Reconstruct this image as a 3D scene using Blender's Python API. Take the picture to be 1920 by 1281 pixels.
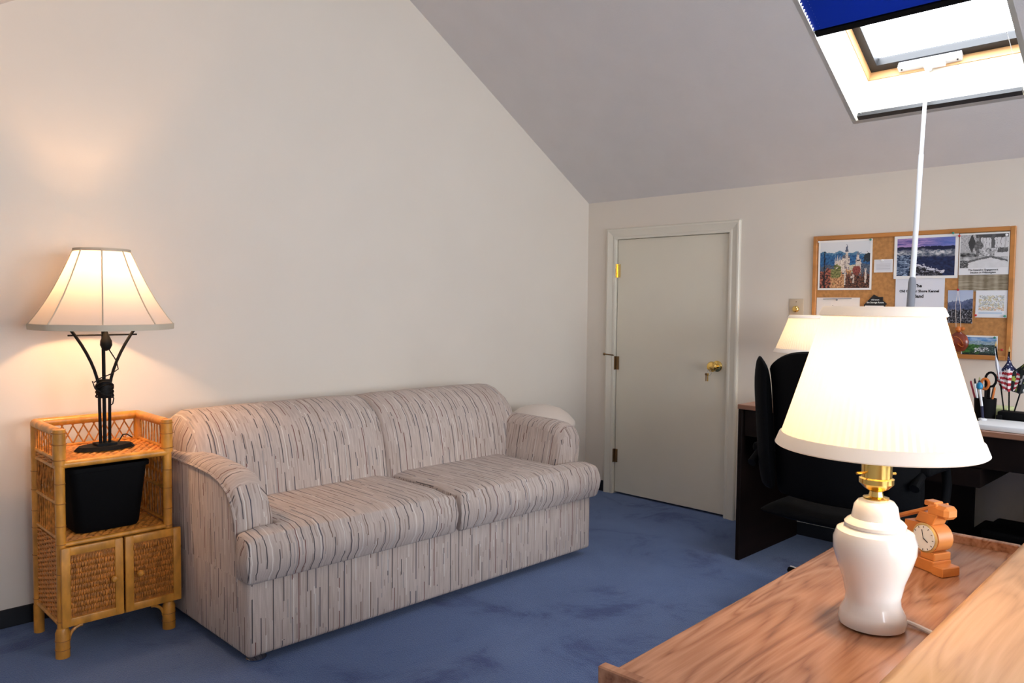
import bpy, bmesh, math, random
from mathutils import Vector, Matrix, noise
R = math.radians
random.seed(7)
for o in list(bpy.data.objects): bpy.data.objects.remove(o)
scene = bpy.context.scene
COL = scene.collection

# ------------------------------------------------------------------ camera
CAM = Vector((-4.184, -3.484, 1.27))
yaw, pitch, roll = 0.789, -0.04902, 0.00954
fw = Vector((math.cos(yaw)*math.cos(pitch), math.sin(yaw)*math.cos(pitch), math.sin(pitch)))
rt = Vector((math.sin(yaw), -math.cos(yaw), 0)); up = rt.cross(fw)
rt2 = rt*math.cos(roll) + up*math.sin(roll); up2 = -rt*math.sin(roll) + up*math.cos(roll)
cam = bpy.data.cameras.new('camera'); camo = bpy.data.objects.new('camera', cam); COL.objects.link(camo)
M = Matrix((rt2, up2, -fw)).transposed().to_4x4(); M.translation = CAM
camo.matrix_world = M
cam.sensor_width = 36; cam.lens = 1480.55/1920*36; cam.clip_start = .02
scene.camera = camo

# ------------------------------------------------------------------ world, daylight, exposure
world = bpy.data.worlds.new('overcast_sky'); scene.world = world; world.use_nodes = True
bg = world.node_tree.nodes['Background']
bg.inputs[0].default_value = (.88, .93, .99, 1); bg.inputs[1].default_value = 9.0
vs = scene.view_settings
vs.view_transform = 'Standard'; vs.look = 'None'; vs.gamma = 1; vs.use_curve_mapping = False
vs.exposure = 0.62
SL = .62                                   # roof slope
W = 1.949                                  # knee wall height at the door wall
NRM = Vector((SL, 0, 1)).normalized()      # outward normal of right roof slope
ALONG = Vector((-1, 0, SL)).normalized()   # up the right slope
RIDGE_X, RIDGE_Z = -2.05, W + SL*2.05
XL, YF = -4.9, -5.4
ZL = RIDGE_Z - SL*(RIDGE_X - XL)

def portal(name, center, normal, upv, w, h):
    l = bpy.data.lights.new(name, 'AREA'); l.shape = 'RECTANGLE'; l.size = w; l.size_y = h
    l.cycles.is_portal = True
    o = bpy.data.objects.new(name, l); COL.objects.link(o)
    z = -Vector(normal).normalized(); y = Vector(upv).normalized(); x = y.cross(z)
    m = Matrix((x, y, z)).transposed().to_4x4(); m.translation = Vector(center); o.matrix_world = m
    return o

# ------------------------------------------------------------------ node materials
MATS = {}
def nodes(name):
    m = bpy.data.materials.new(name); m.use_nodes = True
    nt = m.node_tree; b = nt.nodes['Principled BSDF']; MATS[name] = m
    return m, nt, b
def nd(nt, t, **kw):
    n = nt.nodes.new(t)
    for k, v in kw.items(): setattr(n, k, v)
    return n
def c4(c): return (c[0], c[1], c[2], 1)
def ramp(nt, stops, interp='LINEAR'):
    r = nd(nt, 'ShaderNodeValToRGB'); e = r.color_ramp.elements; r.color_ramp.interpolation = interp
    while len(e) < len(stops): e.new(.5)
    for i, (p, c) in enumerate(stops): e[i].position = p; e[i].color = c4(c)
    return r
def mat(name, col, rough=.6, metal=0, var=0, scale=20, bump=0, bscale=80, stretch=(1,1,1), coat=0, spec=.5):
    m, nt, b = nodes(name); L = nt.links.new
    b.inputs['Base Color'].default_value = c4(col); b.inputs['Roughness'].default_value = rough
    b.inputs['Metallic'].default_value = metal; b.inputs['Coat Weight'].default_value = coat
    b.inputs['Specular IOR Level'].default_value = spec
    tc = nd(nt, 'ShaderNodeTexCoord'); mp = nd(nt, 'ShaderNodeMapping'); mp.inputs['Scale'].default_value = stretch
    L(tc.outputs['Object'], mp.inputs[0])
    if var:
        n = nd(nt, 'ShaderNodeTexNoise'); n.inputs['Scale'].default_value = scale; n.inputs['Detail'].default_value = 5
        L(mp.outputs[0], n.inputs[0])
        r = ramp(nt, [(.3, [x*(1-var) for x in col]), (.7, [min(1, x*(1+var)) for x in col])])
        L(n.outputs[0], r.inputs[0]); L(r.outputs[0], b.inputs['Base Color'])
    if bump:
        n = nd(nt, 'ShaderNodeTexNoise'); n.inputs['Scale'].default_value = bscale; n.inputs['Detail'].default_value = 4
        L(mp.outputs[0], n.inputs[0]); bp = nd(nt, 'ShaderNodeBump'); bp.inputs['Strength'].default_value = bump
        bp.inputs['Distance'].default_value = .004
        L(n.outputs[0], bp.inputs['Height']); L(bp.outputs[0], b.inputs['Normal'])
    return m

mat('wall_paint', (.80, .725, .63), .75, var=.015, scale=3, bump=.06, bscale=160)
mat('ceiling_paint', (.72, .69, .68), .85, var=.02, scale=6, bump=.35, bscale=150)
mat('door_paint', (.80, .74, .61), .45, var=.015, scale=4, bump=.03, bscale=60)
mat('trim_paint', (.78, .73, .62), .4, bump=.03, bscale=40)
mat('black_rubber', (.008, .009, .012), .5)
mat('brass', (.83, .58, .18), .18, 1)
mat('dark_bronze', (.22, .13, .06), .4, .8)
mat('black_iron', (.003, .003, .003), .6, bump=.1, spec=.2)
mat('black_plastic', (.0025, .0025, .003), .7, bump=.05, spec=.12)
mat('black_leather', (.003, .003, .0035), .8, bump=.25, bscale=220, spec=.1)
mat('chrome', (.75, .75, .77), .2, 1)
mat('white_metal', (.82, .84, .87), .3)
mat('grey_plastic', (.22, .23, .26), .4)
mat('dark_sash', (.018, .018, .02), .5)
mat('white_ceramic', (.86, .81, .76), .16, coat=.6)
mat('ivory_plastic', (.62, .5, .36), .4)
mat('white_plastic', (.78, .68, .60), .4)
mat('white_paper', (.86, .86, .86), .7)
mat('ink', (.01, .01, .012), .7)
mat('white_ink', (.85, .88, .85), .7)
mat('red_pin', (.55, .03, .03), .35); mat('green_pin', (.05, .3, .2), .35); mat('white_pin', (.9, .9, .9), .35)
mat('frame_oak', (.55, .23, .06), .45, var=.2, scale=14, stretch=(1, .2, 1))
mat('cork', (.50, .235, .075), .85, var=.18, scale=60, bump=.3, bscale=200)
mat('toy_wood', (.62, .22, .05), .45, var=.18, scale=18, stretch=(.25, 1, 1))
mat('pine', (.72, .42, .18), .45, var=.12, scale=10, stretch=(1, .2, 1))
mat('dark_wood', (.007, .003, .002), .6, spec=.15, var=.4, scale=12, stretch=(.2, 1, 1))
mat('brown_laminate', (.30, .14, .08), .35, var=.25, scale=16, stretch=(1, .15, 1))
mat('rattan', (.66, .275, .035), .42, var=.3, scale=26, stretch=(1, 1, .5), coat=.15)
mat('rattan_dark', (.36, .13, .022), .5, var=.35, scale=40)
mat('rattan_reed', (.60, .215, .03), .5, var=.45, scale=55)
mat('gourd_red', (.22, .035, .012), .25, var=.4, scale=30, coat=.5)
mat('blue_plastic', (.01, .22, .42), .35); mat('orange_plastic', (.6, .16, .02), .4)
mat('navy', (.01, .013, .05), .6); mat('book_green', (.55, .6, .3), .6); mat('gold', (.7, .5, .2), .4, .6)
mat('red_plastic', (.35, .02, .05), .4)
# bright blind cloth
m, nt, b = nodes('blind_cloth'); b.inputs['Base Color'].default_value = (.012, .05, .42, 1); b.inputs['Roughness'].default_value = .35
b.inputs['Specular IOR Level'].default_value = .6

t_ = nd(nt, 'ShaderNodeBsdfTranslucent'); t_.inputs[0].default_value = (.008, .035, .30, 1); mx_ = nd(nt, 'ShaderNodeMixShader'); mx_.inputs[0].default_value = .10
nt.links.new(b.outputs[0], mx_.inputs[1]); nt.links.new(t_.outputs[0], mx_.inputs[2]); nt.links.new(mx_.outputs[0], nt.nodes['Material Output'].inputs[0])
def wood_laminate(name, c_lo, c_mid, c_hi, rough=.28):
    m, nt, b = nodes(name); L = nt.links.new
    tc = nd(nt, 'ShaderNodeTexCoord'); mp = nd(nt, 'ShaderNodeMapping'); mp.inputs['Scale'].default_value = (1.1, 8, 8)
    L(tc.outputs['Object'], mp.inputs[0])
    n1 = nd(nt, 'ShaderNodeTexNoise'); n1.inputs['Scale'].default_value = 1.5; n1.inputs['Detail'].default_value = 2; n1.inputs['Distortion'].default_value = .6
    L(mp.outputs[0], n1.inputs[0])
    mul = nd(nt, 'ShaderNodeMath', operation='MULTIPLY'); mul.inputs[1].default_value = 16; L(n1.outputs[0], mul.inputs[0])
    fr = nd(nt, 'ShaderNodeMath', operation='PINGPONG'); fr.inputs[1].default_value = 1; L(mul.outputs[0], fr.inputs[0])
    mp2 = nd(nt, 'ShaderNodeMapping'); mp2.inputs['Scale'].default_value = (6, 160, 160); L(tc.outputs['Object'], mp2.inputs[0])
    n2 = nd(nt, 'ShaderNodeTexNoise'); n2.inputs['Scale'].default_value = 1; n2.inputs['Detail'].default_value = 3; L(mp2.outputs[0], n2.inputs[0])
    add = nd(nt, 'ShaderNodeMath', operation='MULTIPLY_ADD'); add.inputs[1].default_value = .45; L(fr.outputs[0], add.inputs[0])
    sc = nd(nt, 'ShaderNodeMath', operation='MULTIPLY'); sc.inputs[1].default_value = .75; L(n2.outputs[0], sc.inputs[0]); L(sc.outputs[0], add.inputs[2])
    r = ramp(nt, [(.2, c_lo), (.5, c_mid), (.85, c_hi)]); L(add.outputs[0], r.inputs[0]); L(r.outputs[0], b.inputs['Base Color'])
    b.inputs['Roughness'].default_value = rough
    bp = nd(nt, 'ShaderNodeBump'); bp.inputs['Strength'].default_value = .06; bp.inputs['Distance'].default_value = .001
    L(n2.outputs[0], bp.inputs['Height']); L(bp.outputs[0], b.inputs['Normal'])
wood_laminate('oak_laminate', (.20, .08, .04), (.40, .18, .095), (.52, .26, .15), .2)
wood_laminate('light_laminate', (.46, .24, .11), (.58, .32, .15), (.66, .39, .20), .4)

# carpet
m, nt, b = nodes('carpet'); L = nt.links.new
tc = nd(nt, 'ShaderNodeTexCoord')
n1 = nd(nt, 'ShaderNodeTexNoise'); n1.inputs['Scale'].default_value = 2.4; n1.inputs['Detail'].default_value = 9; n1.inputs['Roughness'].default_value = .68; n1.inputs['Distortion'].default_value = .5
L(tc.outputs['Object'], n1.inputs[0])
r1 = ramp(nt, [(.36, (.025, .06, .20)), (.46, (.075, .135, .31)), (.75, (.105, .175, .37))]); L(n1.outputs[0], r1.inputs[0])
n2 = nd(nt, 'ShaderNodeTexNoise'); n2.inputs['Scale'].default_value = 220; n2.inputs['Detail'].default_value = 2; L(tc.outputs['Object'], n2.inputs[0])
mx = nd(nt, 'ShaderNodeMix', data_type='RGBA', blend_type='OVERLAY'); mx.inputs[0].default_value = .5
L(r1.outputs[0], mx.inputs[6]); L(n2.outputs[0], mx.inputs[7]); L(mx.outputs[2], b.inputs['Base Color'])
bp = nd(nt, 'ShaderNodeBump'); bp.inputs['Strength'].default_value = .7; bp.inputs['Distance'].default_value = .006
L(n2.outputs[0], bp.inputs['Height']); L(bp.outputs[0], b.inputs['Normal'])
b.inputs['Roughness'].default_value = .95; b.inputs['Sheen Weight'].default_value = .25; b.inputs['Specular IOR Level'].default_value = .1

# streaked sofa fabric: u across the streaks, v along them (metres)
m, nt, b = nodes('sofa_fabric'); L = nt.links.new
uv = nd(nt, 'ShaderNodeUVMap'); sp = nd(nt, 'ShaderNodeSeparateXYZ'); L(uv.outputs[0], sp.inputs[0])
def streaks(freq, width, vfreq, vthr, seed):
    def mth(op, a, b_=None, c=None):
        n = nd(nt, 'ShaderNodeMath', operation=op)
        for k_, v in enumerate((a, b_, c)):
            if v is None: continue
            if isinstance(v, (int, float)): n.inputs[k_].default_value = v
            else: L(v, n.inputs[k_])
        return n.outputs[0]
    uu = mth('MULTIPLY_ADD', sp.outputs[0], freq, seed); cell = mth('FLOOR', uu); fr = mth('SUBTRACT', uu, cell)
    wn = nd(nt, 'ShaderNodeTexWhiteNoise', noise_dimensions='1D'); L(cell, wn.inputs['W'])
    vv = mth('MULTIPLY', sp.outputs[1], vfreq)
    cv = nd(nt, 'ShaderNodeCombineXYZ'); L(mth('MULTIPLY', cell, 7.31), cv.inputs[0]); L(vv, cv.inputs[1])
    no = nd(nt, 'ShaderNodeTexNoise', noise_dimensions='2D'); no.inputs['Scale'].default_value = 1; no.inputs['Detail'].default_value = 1; L(cv.outputs[0], no.inputs[0])
    # each run of thread sits at its own place in the cell
    seg = mth('FLOOR', mth('MULTIPLY_ADD', sp.outputs[1], 2.3, mth('MULTIPLY', wn.outputs['Value'], 9.0)))
    w3 = nd(nt, 'ShaderNodeTexWhiteNoise', noise_dimensions='2D'); c3 = nd(nt, 'ShaderNodeCombineXYZ'); L(cell, c3.inputs[0]); L(seg, c3.inputs[1]); L(c3.outputs[0], w3.inputs['Vector'])
    pos = mth('MULTIPLY_ADD', w3.outputs['Value'], .7, .15)
    on = mth('LESS_THAN', mth('ABSOLUTE', mth('SUBTRACT', fr, pos)), width)
    g2 = mth('GREATER_THAN', no.outputs[0], vthr)
    an = nd(nt, 'ShaderNodeMath', operation='MULTIPLY'); L(on, an.inputs[0]); L(g2, an.inputs[1])
    return an, w3
base = nd(nt, 'ShaderNodeTexNoise', noise_dimensions='2D'); base.inputs['Scale'].default_value = 1; base.inputs['Detail'].default_value = 3
bm_ = nd(nt, 'ShaderNodeMapping'); bm_.inputs['Scale'].default_value = (130, 9, 1); L(uv.outputs[0], bm_.inputs[0]); L(bm_.outputs[0], base.inputs[0])
rb = ramp(nt, [(.3, (.50, .405, .35)), (.7, (.63, .525, .465))]); L(base.outputs[0], rb.inputs[0])
cur = rb.outputs[0]
for (fr_, th, vf, vt, sd, cols, op) in [
    (52, .12, 6.0, .54, .3, [(0, (.30, .21, .17)), (.5, (.34, .24, .19)), (.8, (.30, .28, .28))], .6),
    (27, .05, 4.6, .45, 11.7, [(0, (.05, .043, .05)), (.25, (.17, .06, .05)), (.45, (.055, .055, .08)), (.62, (.15, .085, .055)), (.8, (.09, .08, .09))], .9),
    (11, .022, 4.0, .47, 40.2, [(0, (.78, .72, .66)), (.7, (.70, .66, .62))], .75)]:
    an, wn = streaks(fr_, th, vf, vt, sd)
    w2 = nd(nt, 'ShaderNodeSeparateColor'); L(wn.outputs['Color'], w2.inputs[0])
    rc = ramp(nt, cols, 'CONSTANT'); L(w2.outputs[1], rc.inputs[0])
    f = nd(nt, 'ShaderNodeMath', operation='MULTIPLY'); f.inputs[1].default_value = op; L(an.outputs[0], f.inputs[0])
    mx = nd(nt, 'ShaderNodeMix', data_type='RGBA'); L(f.outputs[0], mx.inputs[0]); L(cur, mx.inputs[6]); L(rc.outputs[0], mx.inputs[7]); cur = mx.outputs[2]
L(cur, b.inputs['Base Color']); b.inputs['Roughness'].default_value = .9; b.inputs['Specular IOR Level'].default_value = .15; b.inputs['Sheen Weight'].default_value = .1
bn = nd(nt, 'ShaderNodeTexNoise', noise_dimensions='2D'); bn.inputs['Scale'].default_value = 1; bm2 = nd(nt, 'ShaderNodeMapping'); bm2.inputs['Scale'].default_value = (500, 250, 1)
L(uv.outputs[0], bm2.inputs[0]); L(bm2.outputs[0], bn.inputs[0]); bp = nd(nt, 'ShaderNodeBump'); bp.inputs['Strength'].default_value = .3; bp.inputs['Distance'].default_value = .002
L(bn.outputs[0], bp.inputs['Height']); L(bp.outputs[0], b.inputs['Normal'])

def shade_mat(name, col, trans, tcol=None):
    m = bpy.data.materials.new(name); m.use_nodes = True; nt = m.node_tree; MATS[name] = m
    nt.nodes.clear(); L = nt.links.new
    out = nd(nt, 'ShaderNodeOutputMaterial'); mix = nd(nt, 'ShaderNodeMixShader'); mix.inputs[0].default_value = trans
    d = nd(nt, 'ShaderNodeBsdfDiffuse'); t = nd(nt, 'ShaderNodeBsdfTranslucent')
    d.inputs[0].default_value = c4(col); t.inputs[0].default_value = c4(tcol or col)
    L(d.outputs[0], mix.inputs[1]); L(t.outputs[0], mix.inputs[2]); L(mix.outputs[0], out.inputs[0])
shade_mat('shade_linen', (.88, .85, .83), .45, (.52, .47, .40))
shade_mat('shade_trim', (.66, .57, .44), .1)
shade_mat('shade_white', (.90, .86, .78), .5)
shade_mat('shade_white_trim', (.88, .86, .84), .25)
shade_mat('flag_cloth', (.85, .85, .86), .35)
# bulbs give light
m = bpy.data.materials.new('bulb_glow'); m.use_nodes = True; MATS['bulb_glow'] = m
e = m.node_tree.nodes['Principled BSDF']; e.inputs['Emission Color'].default_value = (1, .74, .42, 1); e.inputs['Emission Strength'].default_value = 8
# thin glass
m = bpy.data.materials.new('window_glass'); m.use_nodes = True; nt = m.node_tree; MATS['window_glass'] = m; nt.nodes.clear()
out = nd(nt, 'ShaderNodeOutputMaterial'); mix = nd(nt, 'ShaderNodeMixShader'); fz = nd(nt, 'ShaderNodeFresnel'); fz.inputs[0].default_value = 1.3
tr = nd(nt, 'ShaderNodeBsdfTransparent'); gl = nd(nt, 'ShaderNodeBsdfGlossy'); gl.inputs['Roughness'].default_value = .02
tr.inputs[0].default_value = (.97, .98, 1, 1)
nt.links.new(fz.outputs[0], mix.inputs[0]); nt.links.new(tr.outputs[0], mix.inputs[1]); nt.links.new(gl.outputs[0], mix.inputs[2]); nt.links.new(mix.outputs[0], out.inputs[0])
# printed colours
m, nt, b = nodes('printed'); a = nd(nt, 'ShaderNodeAttribute'); a.attribute_name = 'print'; nt.links.new(a.outputs['Color'], b.inputs['Base Color']); b.inputs['Roughness'].default_value = .55
m, nt, b = nodes('flag_print'); a = nd(nt, 'ShaderNodeAttribute'); a.attribute_name = 'print'; nt.links.new(a.outputs['Color'], b.inputs['Base Color']); b.inputs['Roughness'].default_value = .8

# ------------------------------------------------------------------ mesh builder (world coordinates)
WORLD = {}   # object name -> world origin
class MB:
    def __init__(s): s.bm = bmesh.new(); s.uvf = None
    def box(s, a, b, r=0, seg=2):
        x0, x1 = sorted((a[0], b[0])); y0, y1 = sorted((a[1], b[1])); z0, z1 = sorted((a[2], b[2]))
        vs = [s.bm.verts.new(p) for p in ((x0,y0,z0),(x1,y0,z0),(x1,y1,z0),(x0,y1,z0),(x0,y0,z1),(x1,y0,z1),(x1,y1,z1),(x0,y1,z1))]
        fs = [s.bm.faces.new([vs[i] for i in q]) for q in ((3,2,1,0),(4,5,6,7),(0,1,5,4),(1,2,6,5),(2,3,7,6),(3,0,4,7))]
        if r: s._bev(vs, fs, r, seg)
        return vs
    def _bev(s, vs, fs, r, seg):
        es = list({e for f in fs for e in f.edges})
        bmesh.ops.bevel(s.bm, geom=es, offset=r, segments=seg, profile=.5, affect='EDGES', clamp_overlap=True)
    def prism(s, pts, axis, lo, hi, r=0, seg=2):
        """pts: 2D outline in the two other axes (cyclic order x,y,z without axis)"""
        def P(p, t):
            if axis == 'x': return (t, p[0], p[1])
            if axis == 'y': return (p[0], t, p[1])
            return (p[0], p[1], t)
        A = [s.bm.verts.new(P(p, lo)) for p in pts]; B = [s.bm.verts.new(P(p, hi)) for p in pts]
        n = len(pts); fs = [s.bm.faces.new(A[::-1]), s.bm.faces.new(B)]
        for i in range(n): fs.append(s.bm.faces.new((A[i], A[(i+1) % n], B[(i+1) % n], B[i])))
        if r: s._bev(A+B, fs, r, seg)
        return A, B
    def tube(s, pts, r, n=8, closed=False, caps=True):
        pts = [Vector(p) for p in pts]; k = len(pts); rs = r if isinstance(r, (list, tuple)) else [r]*k
        rings = []; prev = None
        for i, p in enumerate(pts):
            if closed: t = (pts[(i+1) % k]-pts[i-1]).normalized()
            else: t = (pts[min(i+1, k-1)]-pts[max(i-1, 0)]).normalized()
            if prev is None: a = t.orthogonal().normalized()
            else: a = (prev - t*prev.dot(t)); a = a.normalized() if a.length > 1e-6 else t.orthogonal().normalized()
            prev = a; b_ = t.cross(a)
            rings.append([s.bm.verts.new(p+(a*math.cos(2*math.pi*j/n)+b_*math.sin(2*math.pi*j/n))*rs[i]) for j in range(n)])
        for i in range(k if closed else k-1):
            A, B = rings[i], rings[(i+1) % k]
            for j in range(n): s.bm.faces.new((A[j], A[(j+1) % n], B[(j+1) % n], B[j]))
        if caps and not closed:
            s.bm.faces.new(rings[0][::-1]); s.bm.faces.new(rings[-1])
    def lathe(s, prof, c, n=32, axis=(0,0,1), caps=True, wob=None):
        ax = Vector(axis).normalized(); a = ax.orthogonal().normalized() if abs(ax.z) < .99 else Vector((1,0,0)); b_ = ax.cross(a); c = Vector(c)
        rings = []
        for (r, h) in prof:
            ring = []
            for j in range(n):
                t = 2*math.pi*j/n; rr = r*(wob(j, h) if wob else 1)
                ring.append(s.bm.verts.new(c+ax*h+(a*math.cos(t)+b_*math.sin(t))*rr))
            rings.append(ring)
        for A, B in zip(rings, rings[1:]):
            for j in range(n): s.bm.faces.new((A[j], A[(j+1) % n], B[(j+1) % n], B[j]))
        if caps: s.bm.faces.new(rings[0][::-1]); s.bm.faces.new(rings[-1])
    def quad(s, *pts): return s.bm.faces.new([s.bm.verts.new(p) for p in pts])
    def grid(s, fn, nu, nv, cols=None):
        V = [[s.bm.verts.new(fn(i/nu, j/nv)) for j in range(nv+1)] for i in range(nu+1)]
        lay = s.bm.loops.layers.float_color.get('print') or s.bm.loops.layers.float_color.new('print') if cols else None
        for i in range(nu):
            for j in range(nv):
                f = s.bm.faces.new((V[i][j], V[i+1][j], V[i+1][j+1], V[i][j+1]))
                if cols:
                    c = cols((i+.5)/nu, (j+.5)/nv)
                    for l in f.loops: l[lay] = c4(c)
    def build(s, name, material, parent=None, origin=None, smooth=35, uv=None, solid=0, subsurf=0):
        bm = s.bm
        if parent is not None and not uv and origin is None: pass
        bm.normal_update(); bmesh.ops.recalc_face_normals(bm, faces=bm.faces)
        if uv:
            lay = bm.loops.layers.uv.new('UVMap')
            for f in bm.faces:
                for l in f.loops: l[lay].uv = uv(l.vert.co, f.normal)
        wo = Vector(origin) if origin is not None else (WORLD[parent.name] if parent else None)
        if wo is None:
            xs = [v.co for v in bm.verts]
            wo = Vector(((min(v.x for v in xs)+max(v.x for v in xs))/2, (min(v.y for v in xs)+max(v.y for v in xs))/2, min(v.z for v in xs)))
        bmesh.ops.translate(bm, verts=bm.verts, vec=-wo)
        me = bpy.data.meshes.new(name); bm.to_mesh(me); bm.free()
        me.materials.append(MATS[material])
        if smooth:
            for p in me.polygons: p.use_smooth = True
            me.set_sharp_from_angle(angle=R(smooth))
        o = bpy.data.objects.new(name, me); COL.objects.link(o)
        if parent: o.parent = parent; o.location = wo - WORLD[parent.name]
        else: o.location = wo
        WORLD[o.name] = wo.copy()
        if solid:
            md = o.modifiers.new('thickness', 'SOLIDIFY'); md.thickness = solid; md.offset = 0
        if subsurf:
            md = o.modifiers.new('soft', 'SUBSURF'); md.levels = subsurf; md.render_levels = subsurf
        return o
def tag(o, label, cat, group=None):
    o['label'] = label; o['category'] = cat
    if group: o['group'] = group
    return o
def struct(o, label=None):
    o['kind'] = 'structure'
    if label: o['label'] = label
    return o
def thing(name, loc, label, cat, group=None):
    o = bpy.data.objects.new(name, None); o.empty_display_size = .05; COL.objects.link(o); o.location = loc
    WORLD[o.name] = Vector(loc); return tag(o, label, cat, group)
def arc(c, r, a0, a1, n, plane='yz'):
    return [(c[0]+r*math.cos(a0+(a1-a0)*i/n), c[1]+r*math.sin(a0+(a1-a0)*i/n)) for i in range(n+1)]

# ================================================================== ROOM
f = MB(); f.box((XL-.1, YF-.1, -.12), (.12, .12, 0)); struct(f.build('floor', 'carpet', origin=(0,0,0)), 'blue cut-pile carpet with darker brushed patches')
# sofa wall (gable), y = 0
g = MB(); g.prism([(XL-.1, -.12), (0.1, -.12), (.1, W-.062), (0, W), (RIDGE_X, RIDGE_Z), (XL, ZL), (XL-.1, ZL-.062)], 'y', 0, .1)
struct(g.build('wall_back', 'wall_paint', origin=(0,0,0), smooth=0), 'cream gable wall behind the sofa')
# door wall, x = 0 with an opening for the door
D1, D2, DH = .239, 1.083, 1.698
g = MB()
g.box((0, -D1, 0), (.1, 0, W)); g.box((0, -D2, DH), (.1, -D1, W)); g.box((0, YF, 0), (.1, -D2, W)); g.box((.06, -D2-.05, 0), (.1, -D1+.05, DH))
struct(g.build('wall_right', 'wall_paint', origin=(0,0,0), smooth=0), 'cream knee wall with the door and the cork board')
g = MB(); g.box((XL-.1, YF-.1, 0), (XL, 0, ZL)); struct(g.build('wall_left', 'wall_paint', origin=(0,0,0), smooth=0))
# front gable wall behind the camera with openings for two added unseen windows
ADDED_WIN = [(-4.35, -2.75), (-2.35, -.75)]; WZ0, WZ1 = .75, 2.15
g = MB(); z_at = lambda x: RIDGE_Z - SL*abs(x-RIDGE_X)
g.box((XL, YF-.1, 0), (0, YF, WZ0))
edges = [XL, ADDED_WIN[0][0], ADDED_WIN[0][1], ADDED_WIN[1][0], ADDED_WIN[1][1], 0]
for i in range(0, 6, 2): g.box((edges[i], YF-.1, WZ0), (edges[i+1], YF, min(WZ1, z_at(edges[i]), z_at(edges[i+1])) if i != 2 else WZ1))
g.prism([(XL, ZL), (-4.35, z_at(-4.35)), (-4.35, WZ0+.6), (XL, WZ0+.6)], 'y', YF-.1, YF)
g.prism([(-4.35, WZ1-.36), (-.75, WZ1+.0), (0, W), (RIDGE_X, RIDGE_Z), (-4.35, z_at(-4.35)+.02)], 'y', YF-.1, YF)
struct(g.build('wall_front', 'wall_paint', origin=(0,0,0), smooth=0))
# ceiling: two slopes, hole for the skylight in the right one
SX0, SX1, SY0, SY1 = -.332, -1.22, -1.923, -2.64
zc = lambda x: W - SL*x
g = MB(); P = lambda x, y: (x, y, zc(x))
g.quad(P(0,0), P(0,YF), P(SX0,YF), P(SX0,0)); g.quad(P(SX1,0), P(SX1,YF), P(RIDGE_X,YF), P(RIDGE_X,0))
g.quad(P(SX0,0), P(SX0,SY0), P(SX1,SY0), P(SX1,0)); g.quad(P(SX0,SY1), P(SX0,YF), P(SX1,YF), P(SX1,SY1))
g.quad((RIDGE_X,0,RIDGE_Z), (RIDGE_X,YF,RIDGE_Z), (XL,YF,ZL), (XL,0,ZL))
bmesh.ops.remove_doubles(g.bm, verts=g.bm.verts, dist=1e-4)
struct(g.build('ceiling', 'ceiling_paint', origin=(0,0,0), smooth=0), 'sloping textured ceiling')

# skylight -----------------------------------------------------------
DEP = .30
def sk(a, y, d):   # a metres up the slope from the lower edge, d metres outwards
    p = Vector((SX0, y, zc(SX0))) + ALONG*a + NRM*d; return p
SLN = (SX0-SX1)*math.sqrt(1+SL*SL)
w1 = struct(bpy.data.objects.new('window_1', None)); COL.objects.link(w1); w1.location = sk(0, SY0, 0); WORLD['window_1'] = w1.location.copy(); w1['label'] = 'roof window in a deep white shaft above the desk'
def frame_box(mb, a0, a1, y0, y1, d0, d1):
    c = [sk(a, y, d) for d in (d0, d1) for (a, y) in ((a0,y0),(a1,y0),(a1,y1),(a0,y1))]
    v = [mb.bm.verts.new(p) for p in c]
    for q in ((3,2,1,0),(4,5,6,7),(0,1,5,4),(1,2,6,5),(2,3,7,6),(3,0,4,7)): mb.bm.faces.new([v[i] for i in q])
T = .02; LIN = .25
g = MB()
frame_box(g, -T, 0, SY1-T, SY0+T, 0, LIN); frame_box(g, SLN, SLN+T, SY1-T, SY0+T, 0, LIN)
frame_box(g, 0, SLN, SY0, SY0+T, 0, LIN); frame_box(g, 0, SLN, SY1-T, SY1, 0, LIN)
g.build('shaft_lining', 'trim_paint', w1, smooth=0)
g = MB()
frame_box(g, -T, .004, SY1-T, SY0+T, LIN, DEP+.02); frame_box(g, SLN-.004, SLN+T, SY1-T, SY0+T, LIN, DEP+.02)
frame_box(g, 0, SLN, SY0-.004, SY0+T, LIN, DEP+.02); frame_box(g, 0, SLN, SY1-T, SY1+.004, LIN, DEP+.02)
g.build('pine_frame', 'pine', w1, smooth=0)
B = .042
g = MB()
frame_box(g, 0, B, SY1, SY0, DEP, DEP+.05); frame_box(g, SLN-B, SLN, SY1, SY0, DEP, DEP+.05)
frame_box(g, B, SLN-B, SY0-B, SY0, DEP, DEP+.05); frame_box(g, B, SLN-B, SY1, SY1+B, DEP, DEP+.05)
g.build('sash', 'dark_sash', w1, smooth=0)
g = MB(); g.quad(sk(B, SY0-B, DEP+.04), sk(B, SY1+B, DEP+.04), sk(SLN-B, SY1+B, DEP+.04), sk(SLN-B, SY0-B, DEP+.04)); g.build('pane', 'window_glass', w1, smooth=0)
# window operator
op = MB(); frame_box(op, -.0, .035, -2.335, -2.065, DEP-.035, DEP-.002); oo = op.build('operator', 'white_metal', w1, smooth=0)
op = MB(); frame_box(op, .004, .045, -2.27, -2.18, DEP-.05, DEP-.035); op.build('operator_cover', 'white_metal', oo, origin=WORLD['window_1'], smooth=0)
op = MB(); a = sk(.012, -2.21, DEP-.03); op.tube([a, a-NRM*.02, a-NRM*.035], .007, 10); op.build('crank_eye', 'white_metal', oo, origin=WORLD['window_1'])
op = MB()
for yy in (-2.08, -2.32): op.lathe([(.004, 0), (.004, .003)], sk(.018, yy, DEP-.038), 8, NRM)
op.build('screw', 'dark_sash', oo, origin=WORLD['window_1'])
portal('skylight_portal', sk(SLN/2, (SY0+SY1)/2, DEP+.08), -NRM, ALONG, SY0-SY1, SLN)
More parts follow.
